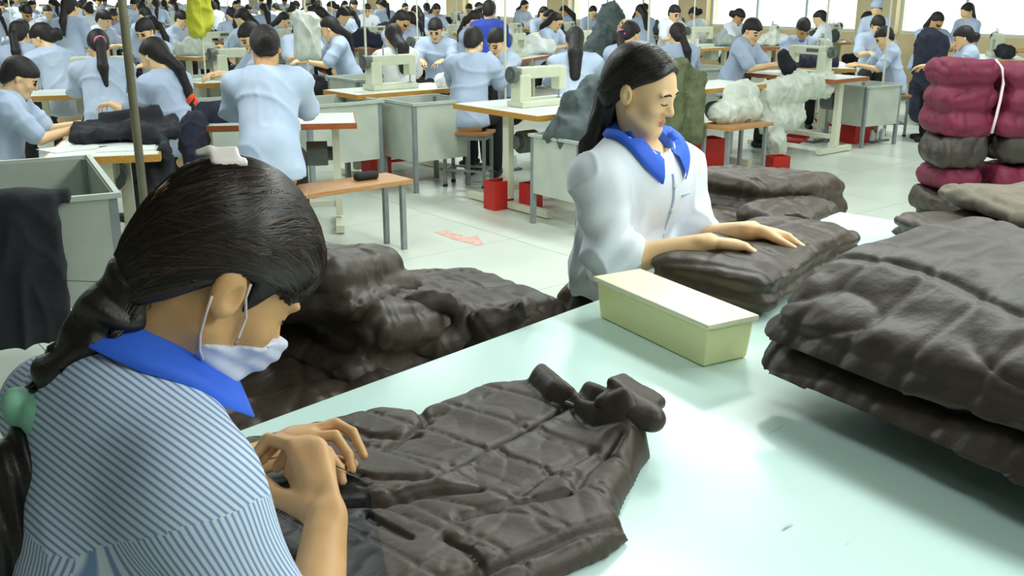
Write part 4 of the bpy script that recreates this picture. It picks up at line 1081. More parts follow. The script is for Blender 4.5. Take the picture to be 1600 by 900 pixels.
# ------------------------------------------------------------------ sewing stations and workers of the hall
def sewing_table_proto(wood, depth=.58, width=1.12):
    r = empty('sewing_table'); H_ = .75
    MB().box((0, 0, H_ - .006), (width - .02, depth - .02, .012)).build('table_top', M_white, r)
    e = MB()
    e.box((0, depth / 2 - .006, H_ - .02), (width, .016, .038)).box((0, -depth / 2 + .006, H_ - .02), (width, .016, .038))
    e.box((width / 2 - .006, 0, H_ - .02), (.016, depth - .02, .038)).box((-width / 2 + .006, 0, H_ - .02), (.016, depth - .02, .038))
    e.box((0, 0, H_ - .026), (width - .03, depth - .03, .026)); e.build('edge_band', wood, r)
    for s_ in (-1, 1):
        x = s_ * (width / 2 - .14)
        MB().box((x, .0, .40), (.05, .07, .64)).box((x, 0, .035), (.055, depth - .04, .05)).box((x, 0, .71), (.05, depth - .16, .03)).build('leg', M_cream, r)
    MB().box((0, 0, .16), (width - .3, .05, .04)).build('crossbar', M_cream, r)
    m = MB().bar((.22, .06, .50), (.36, .06, .50), .085, 12).bar((.36, .06, .50), (.40, .06, .50), .05, 10); m.build('motor', M_machd, r)
    MB().box((-.1, .05, .63), (.16, .14, .13)).build('control_box', M_bin, r)
    MB().box((-.02, -.06, .10), (.26, .18, .02), R=np.array([[1, 0, 0], [0, .97, -.24], [0, .24, .97]])).build('pedal', M_red, r)
    return r
def machine_proto():
    r = empty('sewing_machine')
    MB().box((0, 0, .022), (.46, .19, .044)).build('bed', M_mach, r, bevel=.008)
    MB().box((.17, 0, .135), (.11, .12, .20), taper=.92).box((-.01, .0, .245), (.42, .09, .085)).build('arm', M_mach, r, bevel=.012)
    MB().box((-.20, 0, .195), (.075, .10, .17), taper=.95).build('needle_head', M_mach, r, bevel=.01)
    MB().bar((-.20, 0, .11), (-.20, 0, .045), .006, 6).box((-.20, .0, .046), (.035, .03, .006)).build('needle_bar', M_steel, r)
    MB().bar((.235, 0, .235), (.275, 0, .235), .062, 14).bar((.275, 0, .235), (.29, 0, .235), .035, 10).build('handwheel', M_machd, r)
    for q_ in (.08, -.06): MB().bar((q_, .02, .285), (q_, .02, .345), .006, 6).build('thread_pin', M_steel, r)
    MB().box((.05, -.046, .245), (.14, .006, .035)).build('name_plate', M_machd, r)
    return r
def stool_proto(hgt=.46, L_=.40, W_=.28):
    r = empty('stool')
    MB().box((0, 0, hgt - .013), (L_, W_, .026)).build('seat', M_seat, r, bevel=.004)
    for a in (-1, 1):
        for b in (-1, 1):
            l = MB().box((a * (L_ / 2 - .03), b * (W_ / 2 - .03), (hgt - .03) / 2), (.025, .025, hgt - .03)).build('leg', M_steel, r)
            MB().box((a * (L_ / 2 - .03), b * (W_ / 2 - .03), .011), (.032, .032, .022)).build('foot_cap', M_rubber, l)
    q = MB()
    for b in (-1, 1):
        for zz, tt in ((hgt - .045, .035), (.14, .018)): MB().box((0, b * (W_ / 2 - .03), zz), (L_ - .06, .02, tt)).build('rail', M_steel, r)
    for a in (-1, 1):
        for zz, tt in ((hgt - .045, .035), (.14, .018)): MB().box((a * (L_ / 2 - .03), 0, zz), (.02, W_ - .06, tt)).build('rail', M_steel, r)
    return r
def bin_proto(W_=.55, D_=.5, z0=.22, z1=.62, m=M_bin, flare=1.0):
    r = empty('work_bin'); a, b = W_ / 2, D_ / 2; t = .012
    MB().box((0, 0, z0 + t / 2), (W_ - .02, D_ - .02, t)).build('bottom', m, r)
    for s_ in (-1, 1):
        MB().box((s_ * (a - t / 2), 0, (z0 + z1) / 2), (t, D_, z1 - z0)).build('side_panel', m, r)
        MB().box((0, s_ * (b - t / 2), (z0 + z1) / 2), (W_ - 2 * t, t, z1 - z0)).build('side_panel', m, r)
    MB().box((0, b + .003, z1 + .004), (W_ + .03, .022, .02)).box((0, -b - .003, z1 + .004), (W_ + .03, .022, .02)).box((a + .003, 0, z1 + .004), (.022, D_ - .016, .02)).box((-a - .003, 0, z1 + .004), (.022, D_ - .016, .02)).build('rim', M_metal, r)
    for s_ in (-1, 1):
        for u_ in (-1, 1): MB().box((s_ * (a - .015), u_ * (b - .015), z1 / 2 - .0), (.032, .032, z1 - .002)).build('leg', M_steel, r)
    return r

def seated(kind, h=.013):
    """seated worker facing +y, origin on the floor under the hips; returns the meshes of the parts"""
    lean = (.10, .16, .06, .12, .13)[kind % 5]; hp = (28, 38, 18, 30, 24)[kind % 5]; hy = (90, 96, 82, 112, 68)[kind % 5]
    pel = V(0, 0, .54); C7 = V(0, lean, 1.02); Sr, Sl = V(.165, lean + .02, .955), V(-.165, lean + .02, .955)
    Er, El = V(.205, lean + .17, .775), V(-.205, lean + .17, .775); Wr, Wl = V(.10, lean + .36, .815), V(-.13, lean + .37, .815)
    if kind % 5 == 2: Wl = V(-.05, lean + .42, .83); Er = V(.24, lean + .12, .78)
    tf = V(0, 1, 0); HC_ = V(0, lean + .075, 1.115); HM = frame(hy, hp, 0); L = lambda *p: HC_ + HM @ V(*p)
    P = head_prims(HC_, HM, False) + [(rc(L(0, -.016, -.03), C7, .05, .055), .03)] + torso_prims(C7, pel, Sr, Sl, tf, -.02)
    for S_, E_, W_, sd in ((Sr, Er, Wr, 1), (Sl, El, Wl, -1)):
        P += [(rc(S_, E_, .042, .036), .02), (rc(E_, W_, .036, .025), .012)]
        d = V(-.25 * sd, .95, -.1); P += [(p, max(k, .006)) for p, k in hand_prims(W_, d, V(0, -.1, -1), sd, (20, 25, 20), .25, 1.05)]
    out = {}
    f = blend(P, h); v, F = f.mesh(); v = smooth(v, F, 1); q = local(v[F].mean(1), HC_, HM); bm_ = mesh_np('body', v, F)
    eye = (np.abs(np.abs(q[:, 0]) - .031) < .014) & (np.abs(q[:, 2] - .008) < .007) & (q[:, 1] > .06); brow = (np.abs(np.abs(q[:, 0]) - .031) < .017) & (np.abs(q[:, 2] - .030) < .006) & (q[:, 1] > .06); lip = (np.abs(q[:, 0]) < .019) & (np.abs(q[:, 2] + .056) < .009) & (q[:, 1] > .07)
    bm_.polygons.foreach_set('material_index', np.where(eye | brow, 1, np.where(lip, 2, 0)).astype(np.int32)); out['body'] = (bm_, [M_skin if kind != 1 else M_skin2, M_hairdull, M_lip])
    P = torso_prims(C7 - V(0, 0, .006), pel, Sr, Sl, tf, .016)
    P += [(rc(Sr, Sr + (Er - Sr) * .8, .060, .066), .03), (rc(Sl, Sl + (El - Sl) * .8, .060, .066), .03), (rce(pel + V(0, 0, .08), pel - V(0, 0, .0), .155, .172, tf, .74), .03)]
    f = blend(P, h); f.full(lambda D, X, Y, Z: np.maximum(D, .495 + .10 * np.clip(Y, -.2, .2) - Z)); f.cut(rc(C7 + V(0, .02, .05), C7 + V(0, .06, .3), .054, .07), .008); v, F = f.mesh(); v = smooth(v, F, 1)
    v = v + normals(v, F) * (.005 * wob(v * V(1, 1, .5), 24, kind + 5) + .014 * crease(v * V(.7, 1, 1.1), 11, kind + 9) + .007 * crease(v * V(1, 1, .8), 22, kind + 19))[:, None]
    out['shirt'] = (mesh_np('shirt', v, F), (M_shirtb, M_shirtc, M_shirtb, M_shirtc, M_shirtb)[kind % 5])
    P = [(rc(C7 + V(.05 * math.cos(q), .03 + .05 * math.sin(q), -.012 + .018 * math.sin(-q)), C7 + V(.05 * math.cos(q + .55), .03 + .05 * math.sin(q + .55), -.012 + .018 * math.sin(-q - .55)), .021), .012) for q in np.arange(0, 6.28, .55)]
    v, F = blend(P, h * .8).mesh(); out['collar'] = (mesh_np('collar', smooth(v, F, 1), F), M_collar if kind % 2 else M_navy)
    P = [(rce(pel + V(0, .0, -.01), pel + V(0, .03, -.03), .145, .150, tf, .66), 0)]
    for e in (-1, 1):
        kn, an = V(.11 * e, .43, .52), V(.12 * e, .40, .10)
        P += [(rc(pel + V(.085 * e, .03, -.012), kn, .074, .066), .03), (rc(kn, an, .066, .055), .02)]
    v, F = blend(P, h).mesh(); out['trousers'] = (mesh_np('trousers', smooth(v, F, 1), F), M_black)
    f = blend([(rc((0, .36, .038), (0, .52, .032), .036, .030), 0)], h); f.full(lambda D, X, Y, Z: np.maximum(D, .003 - Z)); v, F = f.mesh(); out['shoe'] = (mesh_np('shoe', v, F), M_rubber)
    # hair styles
    def hairs(style):
        P = [(ell(L(0, -.016, .050), (.080, .102, .090), HM), 0), (ell(L(0, .040, .056), (.060, .055, .054), HM), .02), (ell(L(0, -.06, -.015), (.062, .05, .065), HM), .04)]
        f = Field(*bounds([p for p, k in P], .05), h * .8)
        for p, k in P: f.add(p, k)
        def cutl(D, X, Y, Z):
            x, y, z = X - HC_[0], Y - HC_[1], Z - HC_[2]
            ly = x * HM[0, 1] + y * HM[1, 1] + z * HM[2, 1]; lz = x * HM[0, 2] + y * HM[1, 2] + z * HM[2, 2]
            return np.maximum(D, (np.where(ly > 0, .016 + (.40 if style in ('short', 'bun') else .85) * np.clip(ly, 0, .08) + .008 * np.sin(x * 90), .016 + np.maximum(np.minimum(ly, 0) * (1.7 if style != 'short' else 1.2), -.085)) - lz) * .7)
        f.full(cutl)
        f2 = None
        bk = C7 + V(0, -.10, .0)
        if style == 'tail': ch = chain([L(0, -.095, .0), L(0, -.125, -.03), bk + V(.01, -.02, -.03), bk + V(.02, -.05, -.17)], [.03, .034, .040, .016])
        elif style == 'braid': ch = chain([L(0, -.085, -.03), bk + V(0, -.01, .04), bk + V(.03, -.04, -.10), bk + V(.05, -.06, -.28)], [.042, .034, .030, .018])
        elif style == 'bun': ch = chain([L(.01, -.090, -.01), L(.02, -.125, -.015), L(.03, -.12, -.05)], [.045, .044, .03])
        elif style == 'long': ch = chain([L(.0, -.07, -.02), bk + V(0, -.01, .03), bk + V(0, -.04, -.16)], [.06, .062, .045])
        else: ch = []
        if ch:
            g = Field(np.minimum(f.lo, bounds([p for p, k in ch], .05)[0]), np.maximum(f.lo + f.h * f.n, bounds([p for p, k in ch], .05)[1]), h * .8)
            for p, k in P: g.add(p, k)
            g.full(cutl)
            for p, k in ch: g.add(p, .015)
            f = g
        v, F = f.mesh(); return (mesh_np('hair', smooth(v, F, 1), F), M_hairdull)
    for st in ('tail', 'braid', 'bun', 'long', 'short'): out['hair_' + st] = hairs(st)
    out['tie'] = L(0, -.115, -.02)
    out['head'] = HC_ + HM @ V(0, 0, .14); out['HC'] = HC_
    return out
SEAT = [seated(k) for k in range(5)]
def ring_mesh():
    v, F = blend([(rc((.026 * math.cos(q), .014 * math.sin(q * 2), .026 * math.sin(q)), (.026 * math.cos(q + .7), .014 * math.sin(q * 2 + 1.4), .026 * math.sin(q + .7)), .016), .006) for q in np.arange(0, 6.28, .7)], .007).mesh()
    return mesh_np('scrunchie', v, F)
RING = ring_mesh()
NP = [0]
def worker(x, y, phi, kind, style, label, group=None, s=1.0, tie=None, tie_at=None, collar_=True, z=0.0, stool=True, shirt=None, table=True):
    """x, y: where the head is"""
    d = SEAT[kind % 5]; a = math.radians(phi - 90); hx, hy = d['HC'][0] * s, d['HC'][1] * s
    ox, oy = x - (hx * math.cos(a) - hy * math.sin(a)), y - (hx * math.sin(a) + hy * math.cos(a))
    r = empty('person', (ox, oy, z), a); r.scale = (s, s, s); tag(r, label, 'person', group)
    for e in (-1, 1): obj('shoe', d['shoe'][0], d['shoe'][1], r).location = (.12 * e, 0, 0)
    for k in ('body', 'shirt', 'collar', 'trousers'):
        if k == 'collar' and not collar_: continue
        me, m = d[k]; q_ = obj(k, me, m, r)
        if k == 'shirt' and shirt is not None: q_.material_slots[0].link = 'OBJECT'; q_.material_slots[0].material = shirt
    me, m = d['hair_' + style]; hr = obj('hair', me, m, r)
    if tie is not None:
        t = obj('scrunchie', RING, None, hr); t.location = tuple(tie_at if tie_at is not None else d['tie'])
        t.material_slots[0].link = 'OBJECT' if t.material_slots else 'DATA'
        if t.material_slots: t.material_slots[0].material = tie
    return r, ox, oy, a
RING.materials.append(M_pink)

# ---- near stations, one by one
TBL_Y, TBL_R = sewing_table_proto(M_wood), sewing_table_proto(M_woodred)
MACH, STOOL, BIN = machine_proto(), stool_proto(), bin_proto()
USED = set()
def place(proto, loc, rz, label, cat, group=None):
    o = proto if proto.name not in USED else None
    if o is None: o = copy_tree(proto)
    USED.add(proto.name); o.location = tuple(loc); o.rotation_euler = (0, 0, rz); tag(o, label, cat, group); return o
PEOPLE, TABLES = [], []
def near(p, r, lst): return any((q[0] - p[0]) ** 2 + (q[1] - p[1]) ** 2 < r * r for q in lst)
R_A = math.radians(-141.3)                  # operator looks along -UU
def station(x, y, rz, label, red=False, mach=None, moff=(.05, .0)):
    t = place(TBL_R if red else TBL_Y, (x, y, 0), rz, label, 'table', 'sewing tables of the hall'); TABLES.append((x, y))
    if mach:
        c, s_ = math.cos(rz), math.sin(rz)
        place(MACH, (x + moff[0] * c - moff[1] * s_, y + moff[0] * s_ + moff[1] * c, .751), rz, mach, 'sewing machine', 'sewing machines of the hall')
    return t
GS = 'seamstresses of the nearer rows'
def W(x, y, phi, kind, style, label, s=1.0, **kw):
    PEOPLE.append((x, y)); return worker(x, y, phi, kind, style, label, GS, s, **kw)
def sit_stool(w, label):
    r, ox, oy, a = w; s_ = r.scale[0]
    place(STOOL, (ox, oy, 0), a, label, 'stool', 'wooden stools with steel legs')

W(-2.90, 5.95, 18, 0, 'short', 'dark-haired worker at the frame\'s edge behind the grey tub, arms out', .97)
W(-4.62, 9.6, 98, 2, 'tail', 'seamstress with low black tail seated furthest to the side by the frame', 1.04)
W(-4.15, 9.05, 150, 3, 'bun', 'seamstress in blue shirt turning her face sideways, beside the pink-scrunchie woman', 1.04)
W(-3.20, 7.9, 112, 1, 'tail', 'seamstress with pink scrunchie and black ponytail, back turned', 1.03, tie=M_pink)
W(-2.42, 6.9, 158, 0, 'braid', 'seamstress in profile with long braid tied by an orange scrunchie', 1.02, tie=M_orange, tie_at=SEAT[0]['tie'] + V(.045, -.12, -.30))
sit_stool(W(-1.44, 5.95, 100, 1, 'bun', 'seamstress with hair pinned up, back turned, beside the bench with black pouch', 1.11), 'wooden stool under the seamstress with pinned-up hair')
W(-3.76, 10.5, 255, 0, 'short', 'seamstress facing forward behind the braided woman with orange scrunchie', 1.04)
W(-2.38, 9.3, 205, 3, 'short', 'seamstress half hidden behind the woman with pinned-up hair', 1.04)
W(-1.95, 11.0, 200, 4, 'braid', 'seamstress with bright blue collar and braid beside the hanging white cloth', 1.04)
sit_stool(W(-.32, 8.45, 75, 0, 'short', 'seamstress with short hair sitting on the stool behind front machine', 1.03), 'steel-legged wooden stool beside the front metal bin')
W(-.13, 9.25, 215, 3, 'bun', 'seamstress facing sideways behind the front sewing machine and stool sitter', 1.0)
W(-1.10, 9.5, 120, 2, 'long', 'seamstress in nearly white shirt with long loose hair', 1.02, shirt=M_whitec)
W(.54, 8.75, 88, 1, 'long', 'seamstress with long black hair down her back, beside the standing woman\'s head', 1.02)
W(1.13, 9.8, 60, 4, 'tail', 'seamstress bending forward just behind the standing woman\'s hair', 1.03, tie=M_pink)
W(1.65, 10.2, 110, 2, 'tail', 'seamstress with ponytail above the olive trousers', 1.01)
W(2.46, 10.5, -35, 4, 'short', 'dark-haired worker with blue collar bowed over the red-edged table', 1.04)
W(3.38, 11.9, -95, 1, 'short', 'seamstress facing the camera behind the table with light grey cloth', 1.01)
sit_stool(W(4.12, 11.3, 176, 0, 'short', 'short-haired man in pale blue shirt sewing in profile near magenta bundles', .95), 'stool under the short-haired man in profile')
W(4.60, 12.9, -100, 3, 'short', 'worker seen face on above the short-haired man\'s head', 1.01)
W(4.75, 10.75, 170, 2, 'bun', 'brown-haired worker bowed low above the magenta bundles', .97)
W(-.85, 11.4, 262, 0, 'short', 'seamstress facing the camera behind the white sewing machine', 1.02)

bt = sewing_table_proto(M_wood, 1.0, 1.12); tag(bt, 'white-topped sewing table with orange edge and cream inverted-T legs', 'table', 'sewing tables of the hall'); bt.location = (.30, 7.62, 0); bt.rotation_euler = (0, 0, R_A); TABLES.append((.3, 7.6))
place(MACH, (.20, 7.55, .751), R_A, 'ivory sewing machine on the orange-edged table, grey handwheel towards camera', 'sewing machine', 'sewing machines of the hall')
station(-1.02, 8.85, R_A, 'sewing table with yellow edge behind the white metal bin', False, 'ivory sewing machine beside the white cloth on yellow-edged table')
station(-1.62, 6.72, math.radians(10), 'red-edged table in front of the seamstress with pinned-up hair', True)
station(-2.62, 9.85, R_A, 'yellow-edged table behind the seamstress with pinned-up hair', False, 'sewing machine behind the woman with pinned-up hair')
station(-2.30, 5.72, math.radians(105), 'white work table strewn with black cloth behind the grey tub', False)
station(-3.55, 8.62, math.radians(20), 'yellow-edged table before the pink-scrunchie seamstress', False, 'sewing machine before the pink-scrunchie seamstress')
station(1.72, 9.15, math.radians(38), 'grey table behind the olive trousers', False)
station(2.98, 10.30, math.radians(-51), 'red-edged sewing table under the bowed blue-collar worker', True, 'ivory sewing machine before the bowed blue-collar worker')
station(3.56, 11.62, math.radians(80), 'sewing table in front of the short-haired man in profile', False, 'sewing machine in front of the short-haired man')
station(1.25, 10.65, math.radians(150), 'sewing table behind the standing woman\'s head', False)
place(BIN, (.50, 6.84, 0), math.radians(38.7), 'tall pale metal bin heaped with slate grey cloth', 'bin')
b_ = place(BIN, (-.72, 8.28, 0), math.radians(38.7), 'white metal bin beside the lone wooden stool', 'bin'); b_.scale = (1, 1, 1.14)
b_ = place(BIN, (3.72, 10.62, 0), math.radians(32), 'grey metal bin on legs by the aisle with red box beneath', 'bin')
# grey tub with black garment
tb = bin_proto(1.0, 1.0, .42, .84, M_bingrey); tb.name = 'work_tub'; tag(tb, 'large grey metal tub on legs beside masked woman\'s hair', 'tub')
tb.location = (-2.18, 3.92, 0); tb.rotation_euler = (0, 0, math.radians(28))
def cloth(name, label, prims, m, seed, h=.014, amp=.02, cat='cloth', group=None, k=.04, ground=None):
    def disp(v): return amp * .5 * wob(v * V(1, 1, .8), 14, seed) + amp * 1.3 * crease(v, 11, seed + 1, .16) + amp * .8 * crease(v * V(1.4, .8, .7), 26, seed + 2, .16) - amp * .8
    return blob(name, label, prims, m, (0, 0, 0), h, disp, cat, group, ground=ground, k=k)
cloth('garment', 'black garment hanging over the front rim of grey tub', [bxp((-1.845, 3.455, .60), (.21, .022, .29), frame(118), .02), rc((-1.66, 3.60, .868), (-2.04, 3.40, .865), .032), bxp((-1.88, 3.52, .78), (.20, .016, .08), frame(118), .015)], M_blackc, 81, amp=.012)
cloth('garment', 'black cloth spread over the white work table beside the pole', [bxp((-2.30, 5.92, .79), (.30, .30, .035), frame(110), .03), rc((-2.45, 6.05, .83), (-2.2, 6.15, .85), .06), rc((-2.2, 5.75, .82), (-2.05, 5.6, .80), .07), bxp((-1.97, 5.60, .58), (.03, .25, .22), frame(110), .03), rc((-1.98, 5.40, .55), (-1.86, 5.25, .40), .10, .12)], M_blackc, 82)
cloth('garment', 'black cloth bunched on the red-edged table before seamstress', [rc((-2.0, 6.55, .80), (-1.75, 6.62, .81), .09), rc((-2.05, 6.4, .76), (-1.98, 6.2, .50), .09)], M_navyc, 83)
cloth('garment', 'slate grey cloth heaped high on the front metal bin', [rc((.42, 6.75, .66), (.72, 6.98, .66), .14), rc((.45, 6.85, .80), (.66, 7.0, .80), .12), rc((.55, 6.92, .90), (.58, 6.94, .92), .10), rc((.40, 6.66, .62), (.60, 6.75, .58), .09), rc((.30, 6.78, .64), (.36, 6.9, .70), .09)], M_darkg, 84, amp=.026)
cloth('garment', 'white cloth lying by the machine on the yellow-edged table', [rc((-.62, 8.95, .80), (-.35, 9.1, .82), .08), rc((-.5, 9.05, .86), (-.42, 9.1, .88), .07)], M_whitec, 85)
cloth('garment', 'olive trousers hanging off the grey table beside the standing woman\'s face', [rc((1.45, 8.72, .92), (1.36, 8.62, .40), .11, .15), rc((1.60, 8.70, .86), (1.56, 8.60, .38), .08, .11)], M_olive, 86, amp=.03)
cloth('garment', 'long slate cloth draped steeply beyond the standing woman\'s head', [rc((.75, 10.2, .80), (1.05, 10.8, 1.35), .14, .12), rc((.8, 10.3, .7), (.7, 10.1, .5), .15)], M_darkg, 87, amp=.03)
cloth('garment', 'light grey garments heaped on the wooden bench by aisle', [rc((1.82, 8.72, .54), (2.10, 8.92, .56), .12), rc((1.95, 8.85, .68), (2.10, 8.98, .70), .10)], M_lightc, 88, amp=.026)
cloth('garment', 'pale garments spilling from the red-edged table to floor', [rc((2.40, 9.45, .62), (2.75, 9.75, .66), .16), rc((2.45, 9.4, .40), (2.7, 9.62, .40), .14), rc((2.8, 9.75, .70), (3.05, 9.9, .66), .13), rc((2.5, 9.35, .22), (2.52, 9.38, .15), .10)], M_lightc, 89, amp=.032)
cloth('garment', 'navy cloth on the sewing table before the short-haired man', [rc((3.25, 11.2, .80), (3.55, 11.30, .80), .09), rc((3.2, 11.3, .82), (3.35, 11.5, .82), .08)], M_navyc, 90)
cloth('garment', 'tall navy garment bundle standing behind the short-haired man', [rc((4.95, 12.1, .20), (4.95, 12.1, 1.0), .17, .15), rc((5.05, 12.15, .2), (5.05, 12.15, .95), .14)], M_navyc, 91, ground=.004)
cloth('garment', 'dark heap held by the bowed blue-collar worker', [rc((2.78, 10.15, .82), (2.72, 10.2, .95), .10, .07)], M_blackc, 92)
cloth('garment', 'white cloth hanging like a curtain near the braided blue-collar seamstress', [rc((-2.05, 9.9, .98), (-2.05, 9.9, 1.33), .085, .075), rc((-1.95, 9.98, .98), (-1.96, 9.98, 1.30), .075)], M_lightc, 93, amp=.02)
cloth('garment', 'lime cloth hanging near the top beside the bronze pole', [rc((-3.35, 10.9, 1.16), (-3.35, 10.9, 1.50), .085), rc((-3.26, 10.95, 1.20), (-3.26, 10.95, 1.50), .07)], M_yellowc, 94)
cloth('garment', 'grey cloth heaped on the table behind standing woman\'s head', [rc((1.0, 10.7, .80), (1.35, 10.85, .82), .10), rc((1.1, 10.75, .86), (1.2, 10.8, .9), .08)], M_midg, 95)
# benches, boxes, pole
bb = bench('bench', 'wooden bench with grey legs carrying a black pouch', (-1.02, 5.98, 0), math.radians(40), (.80, .30), .455)
pch = blob('pouch', 'flat black pouch lying on the wooden bench', [rc((-.95, 6.06, .478), (-.86, 6.12, .478), .03)], M_rubber, (0, 0, 0), .008, None, 'pouch', ground=.458)
bench('bench', 'wooden bench by the aisle piled with light grey garments', (1.96, 8.74, 0), math.radians(40), (.62, .36), .46)
def crate(label, x, y, rz, size=(.18, .14, .20), m=M_red):
    r = empty('red_box', (x, y, 0), rz); tag(r, label, 'box', 'red boxes under the tables'); a, b, c = size
    MB().box((0, 0, .008), (a, b, .014)).build('bottom', m, r)
    for s_ in (-1, 1): MB().box((0, s_ * (b / 2 - .005), c / 2 + .015), (a, .01, c)).build('side_panel', m, r); MB().box((s_ * (a / 2 - .005), 0, c / 2 + .015), (.01, b - .02, c)).build('side_panel', m, r)
crate('red box behind the cream leg of the orange-edged table', -.10, 7.36, math.radians(38))
crate('small red box by the front metal bin', .14, 7.26, math.radians(38), (.13, .12, .2))
crate('red box under the wooden bench by aisle', 1.75, 9.0, math.radians(20), (.3, .2, .28))
crate('low red box beside the bench piled with light grey garments', 2.45, 9.1, math.radians(20), (.18, .14, .10))
crate('red box beneath the grey metal bin by the aisle', 3.72, 10.72, math.radians(32), (.3, .2, .34))
crate('red box below the yellow-edged table near the white bin', -1.15, 8.35, math.radians(38), (.2, .16, .34))
pl = empty('pole', (-1.85, 4.9, 0)); tag(pl, 'tall bronze-painted pole rising behind masked woman\'s head', 'pole')
MB().bar((0, 0, .02), (0, 0, 2.6), .021, 14).build('shaft', M_pole, pl, smooth=True); MB().bar((0, 0, 0), (0, 0, .02), .14, 18).build('base', M_pole, pl)
def sheet(label, c, size, rz):
    o = MB().box((0, 0, 0), (size[0], size[1], .003)).build('paper_sheet', M_paper); o.location = c; o.rotation_euler = (0, 0, rz); tag(o, label, 'paper')
sheet('white paper lying on the table by the bronze pole', (-2.12, 5.45, .7525), (.30, .21), .3)
sheet('white paper on the work table near the grey tub', (-2.42, 5.45, .7525), (.30, .21), .9)
def thread_stand(x, y, label, h=1.62, z=0.0):
    r = empty('thread_stand', (x, y, z), RZ); tag(r, label, 'stand', 'thread stands')
    MB().bar((0, 0, .0), (0, 0, h), .011, 8).build('pole', M_cream, r); MB().bar((-.14, 0, h - .02), (.14, 0, h - .02), .006, 6).build('arm', M_steel, r)
    MB().box((0, 0, .01), (.30, .12, .02)).build('base', M_machd, r)
    for e in (-1, 1): MB().bar((.1 * e, 0, .02), (.1 * e, 0, .13), .032, 10, .022).build('thread_spool', M_spool, r)
for x, y, l in ((-.06, 8.95, 'thread stand rising behind the front sewing machine'), (1.32, 9.9, 'thread stand beside the standing woman\'s hair'), (3.30, 10.75, 'thread stand between blue-collar worker and short-haired man'), (-3.31, 10.92, 'thread stand from which the lime cloth hangs'), (-2.0, 9.94, 'thread stand from which the pale curtain-like cloth hangs'), (3.95, 10.75, 'thread stand before the short-haired man'), (-1.35, 9.4, 'thread stand behind the yellow-edged table')):
    thread_stand(x, y, l, 1.0 if False else 1.64)

# ---- the crowd further back
def joined(parts, name):
    v, f, mi, mats, b = [], [], [], [], 0
    for me, m, off in parts:
        n = len(me.vertices); a = np.empty(n * 3, np.float32); me.vertices.foreach_get('co', a); v.append(a.reshape(-1, 3) + np.array(off))
        ml = m if isinstance(m, list) else [m]
        for q in ml:
            if q not in mats: mats.append(q)
        for p in me.polygons: f.append([b + q for q in p.vertices]); mi.append(mats.index(ml[min(p.material_index, len(ml) - 1)]))
        b += n
    o = bpy.data.meshes.new(name); o.from_pydata(np.concatenate(v).tolist(), [], f)
    for m in mats: o.materials.append(m)
    o.polygons.foreach_set('material_index', mi); o.polygons.foreach_set('use_smooth', [name == 'person'] * len(f)); o.update(); return o
FAR = []
for k in range(4):
    d = seated(k, .022)
    for st in (('tail', 'short'), ('bun', 'long'), ('braid', 'short'), ('tail', 'long'))[k]:
        ps = [(d[q][0], (d[q][1] if q != 'shirt' else (M_shirtb, M_shirtc, M_shirt)[len(FAR) % 3]), (0, 0, 0)) for q in ('body', 'shirt', 'collar', 'trousers', 'hair_' + st)]
        FAR.append((joined(ps, 'person'), st))
def far_mesh(proto, name): return joined([(c.data, c.data.materials[0], (0, 0, 0)) for c in proto.children], name)
FT = [far_mesh(TBL_Y, 'sewing_table'), far_mesh(TBL_R, 'sewing_table')]; FM = far_mesh(MACH, 'sewing_machine')
def heap_mesh(seed):
    r = np.random.default_rng(seed); P = [rc(tuple(r.uniform(-.22, .0, 2)) + (.06,), tuple(r.uniform(.0, .22, 2)) + (.08,), .09, .08) for _ in range(3)] + [rc((0, 0, .1), (.05, .03, .16), .10, .07)]
    f = Field(*bounds(P, .04), .024)
    for p in P: f.add(p, .03)
    f.full(lambda D, X, Y, Z: np.maximum(D, .002 - Z)); v, F = f.mesh(); v = v + normals(v, F) * (.012 * wob(v, 22, seed) + .035 * crease(v, 14, seed + 5, .16) + .02 * crease(v, 30, seed + 6, .16) - .02)[:, None]; v[:, 2] = np.maximum(v[:, 2], .002)
    me = mesh_np('garment', v, F); me.materials.append(M_lightc); return me
TSM = joined([(MB().bar((0, 0, 0), (0, 0, .85), .009, 6).mesh('q'), M_cream, (0, 0, 0)), (MB().bar((-.13, 0, .83), (.13, 0, .83), .006, 5).box((0, 0, .008), (.26, .1, .016)).mesh('q'), M_steel, (0, 0, 0)), (MB().bar((-.09, 0, .016), (-.09, 0, .13), .032, 8, .02).bar((.09, 0, .016), (.09, 0, .13), .032, 8, .02).mesh('q'), M_spool, (0, 0, 0))], 'thread_stand')
HEAPS = [heap_mesh(s_) for s_ in (1, 2, 3, 4)]
HM_ = [(M_lightc, 'pale grey'), (M_whitec, 'white'), (M_midg, 'mid grey'), (M_navyc, 'navy'), (M_blackc, 'black'), (M_darkg, 'slate'), (M_lightc, 'pale grey'), (M_whitec, 'white'), (M_midg, 'mid grey')]
HAIRW = dict(tail='a dark ponytail', short='short dark hair', bun='pinned-up hair', long='long loose hair', braid='a dark braid')
def solo(name, me, loc, rz, label, cat, group, s=1.0, m=None):
    o = bpy.data.objects.new(name, me); COL.objects.link(o); o.location = tuple(loc); o.rotation_euler = (0, 0, rz); o.scale = (s, s, s); tag(o, label, cat, group)
    if m is not None: o.material_slots[0].link = 'OBJECT'; o.material_slots[0].material = m
    return o
rnd = random.Random(11); cnt = 0
CROWD = []
def zone_of(p): return 'z'
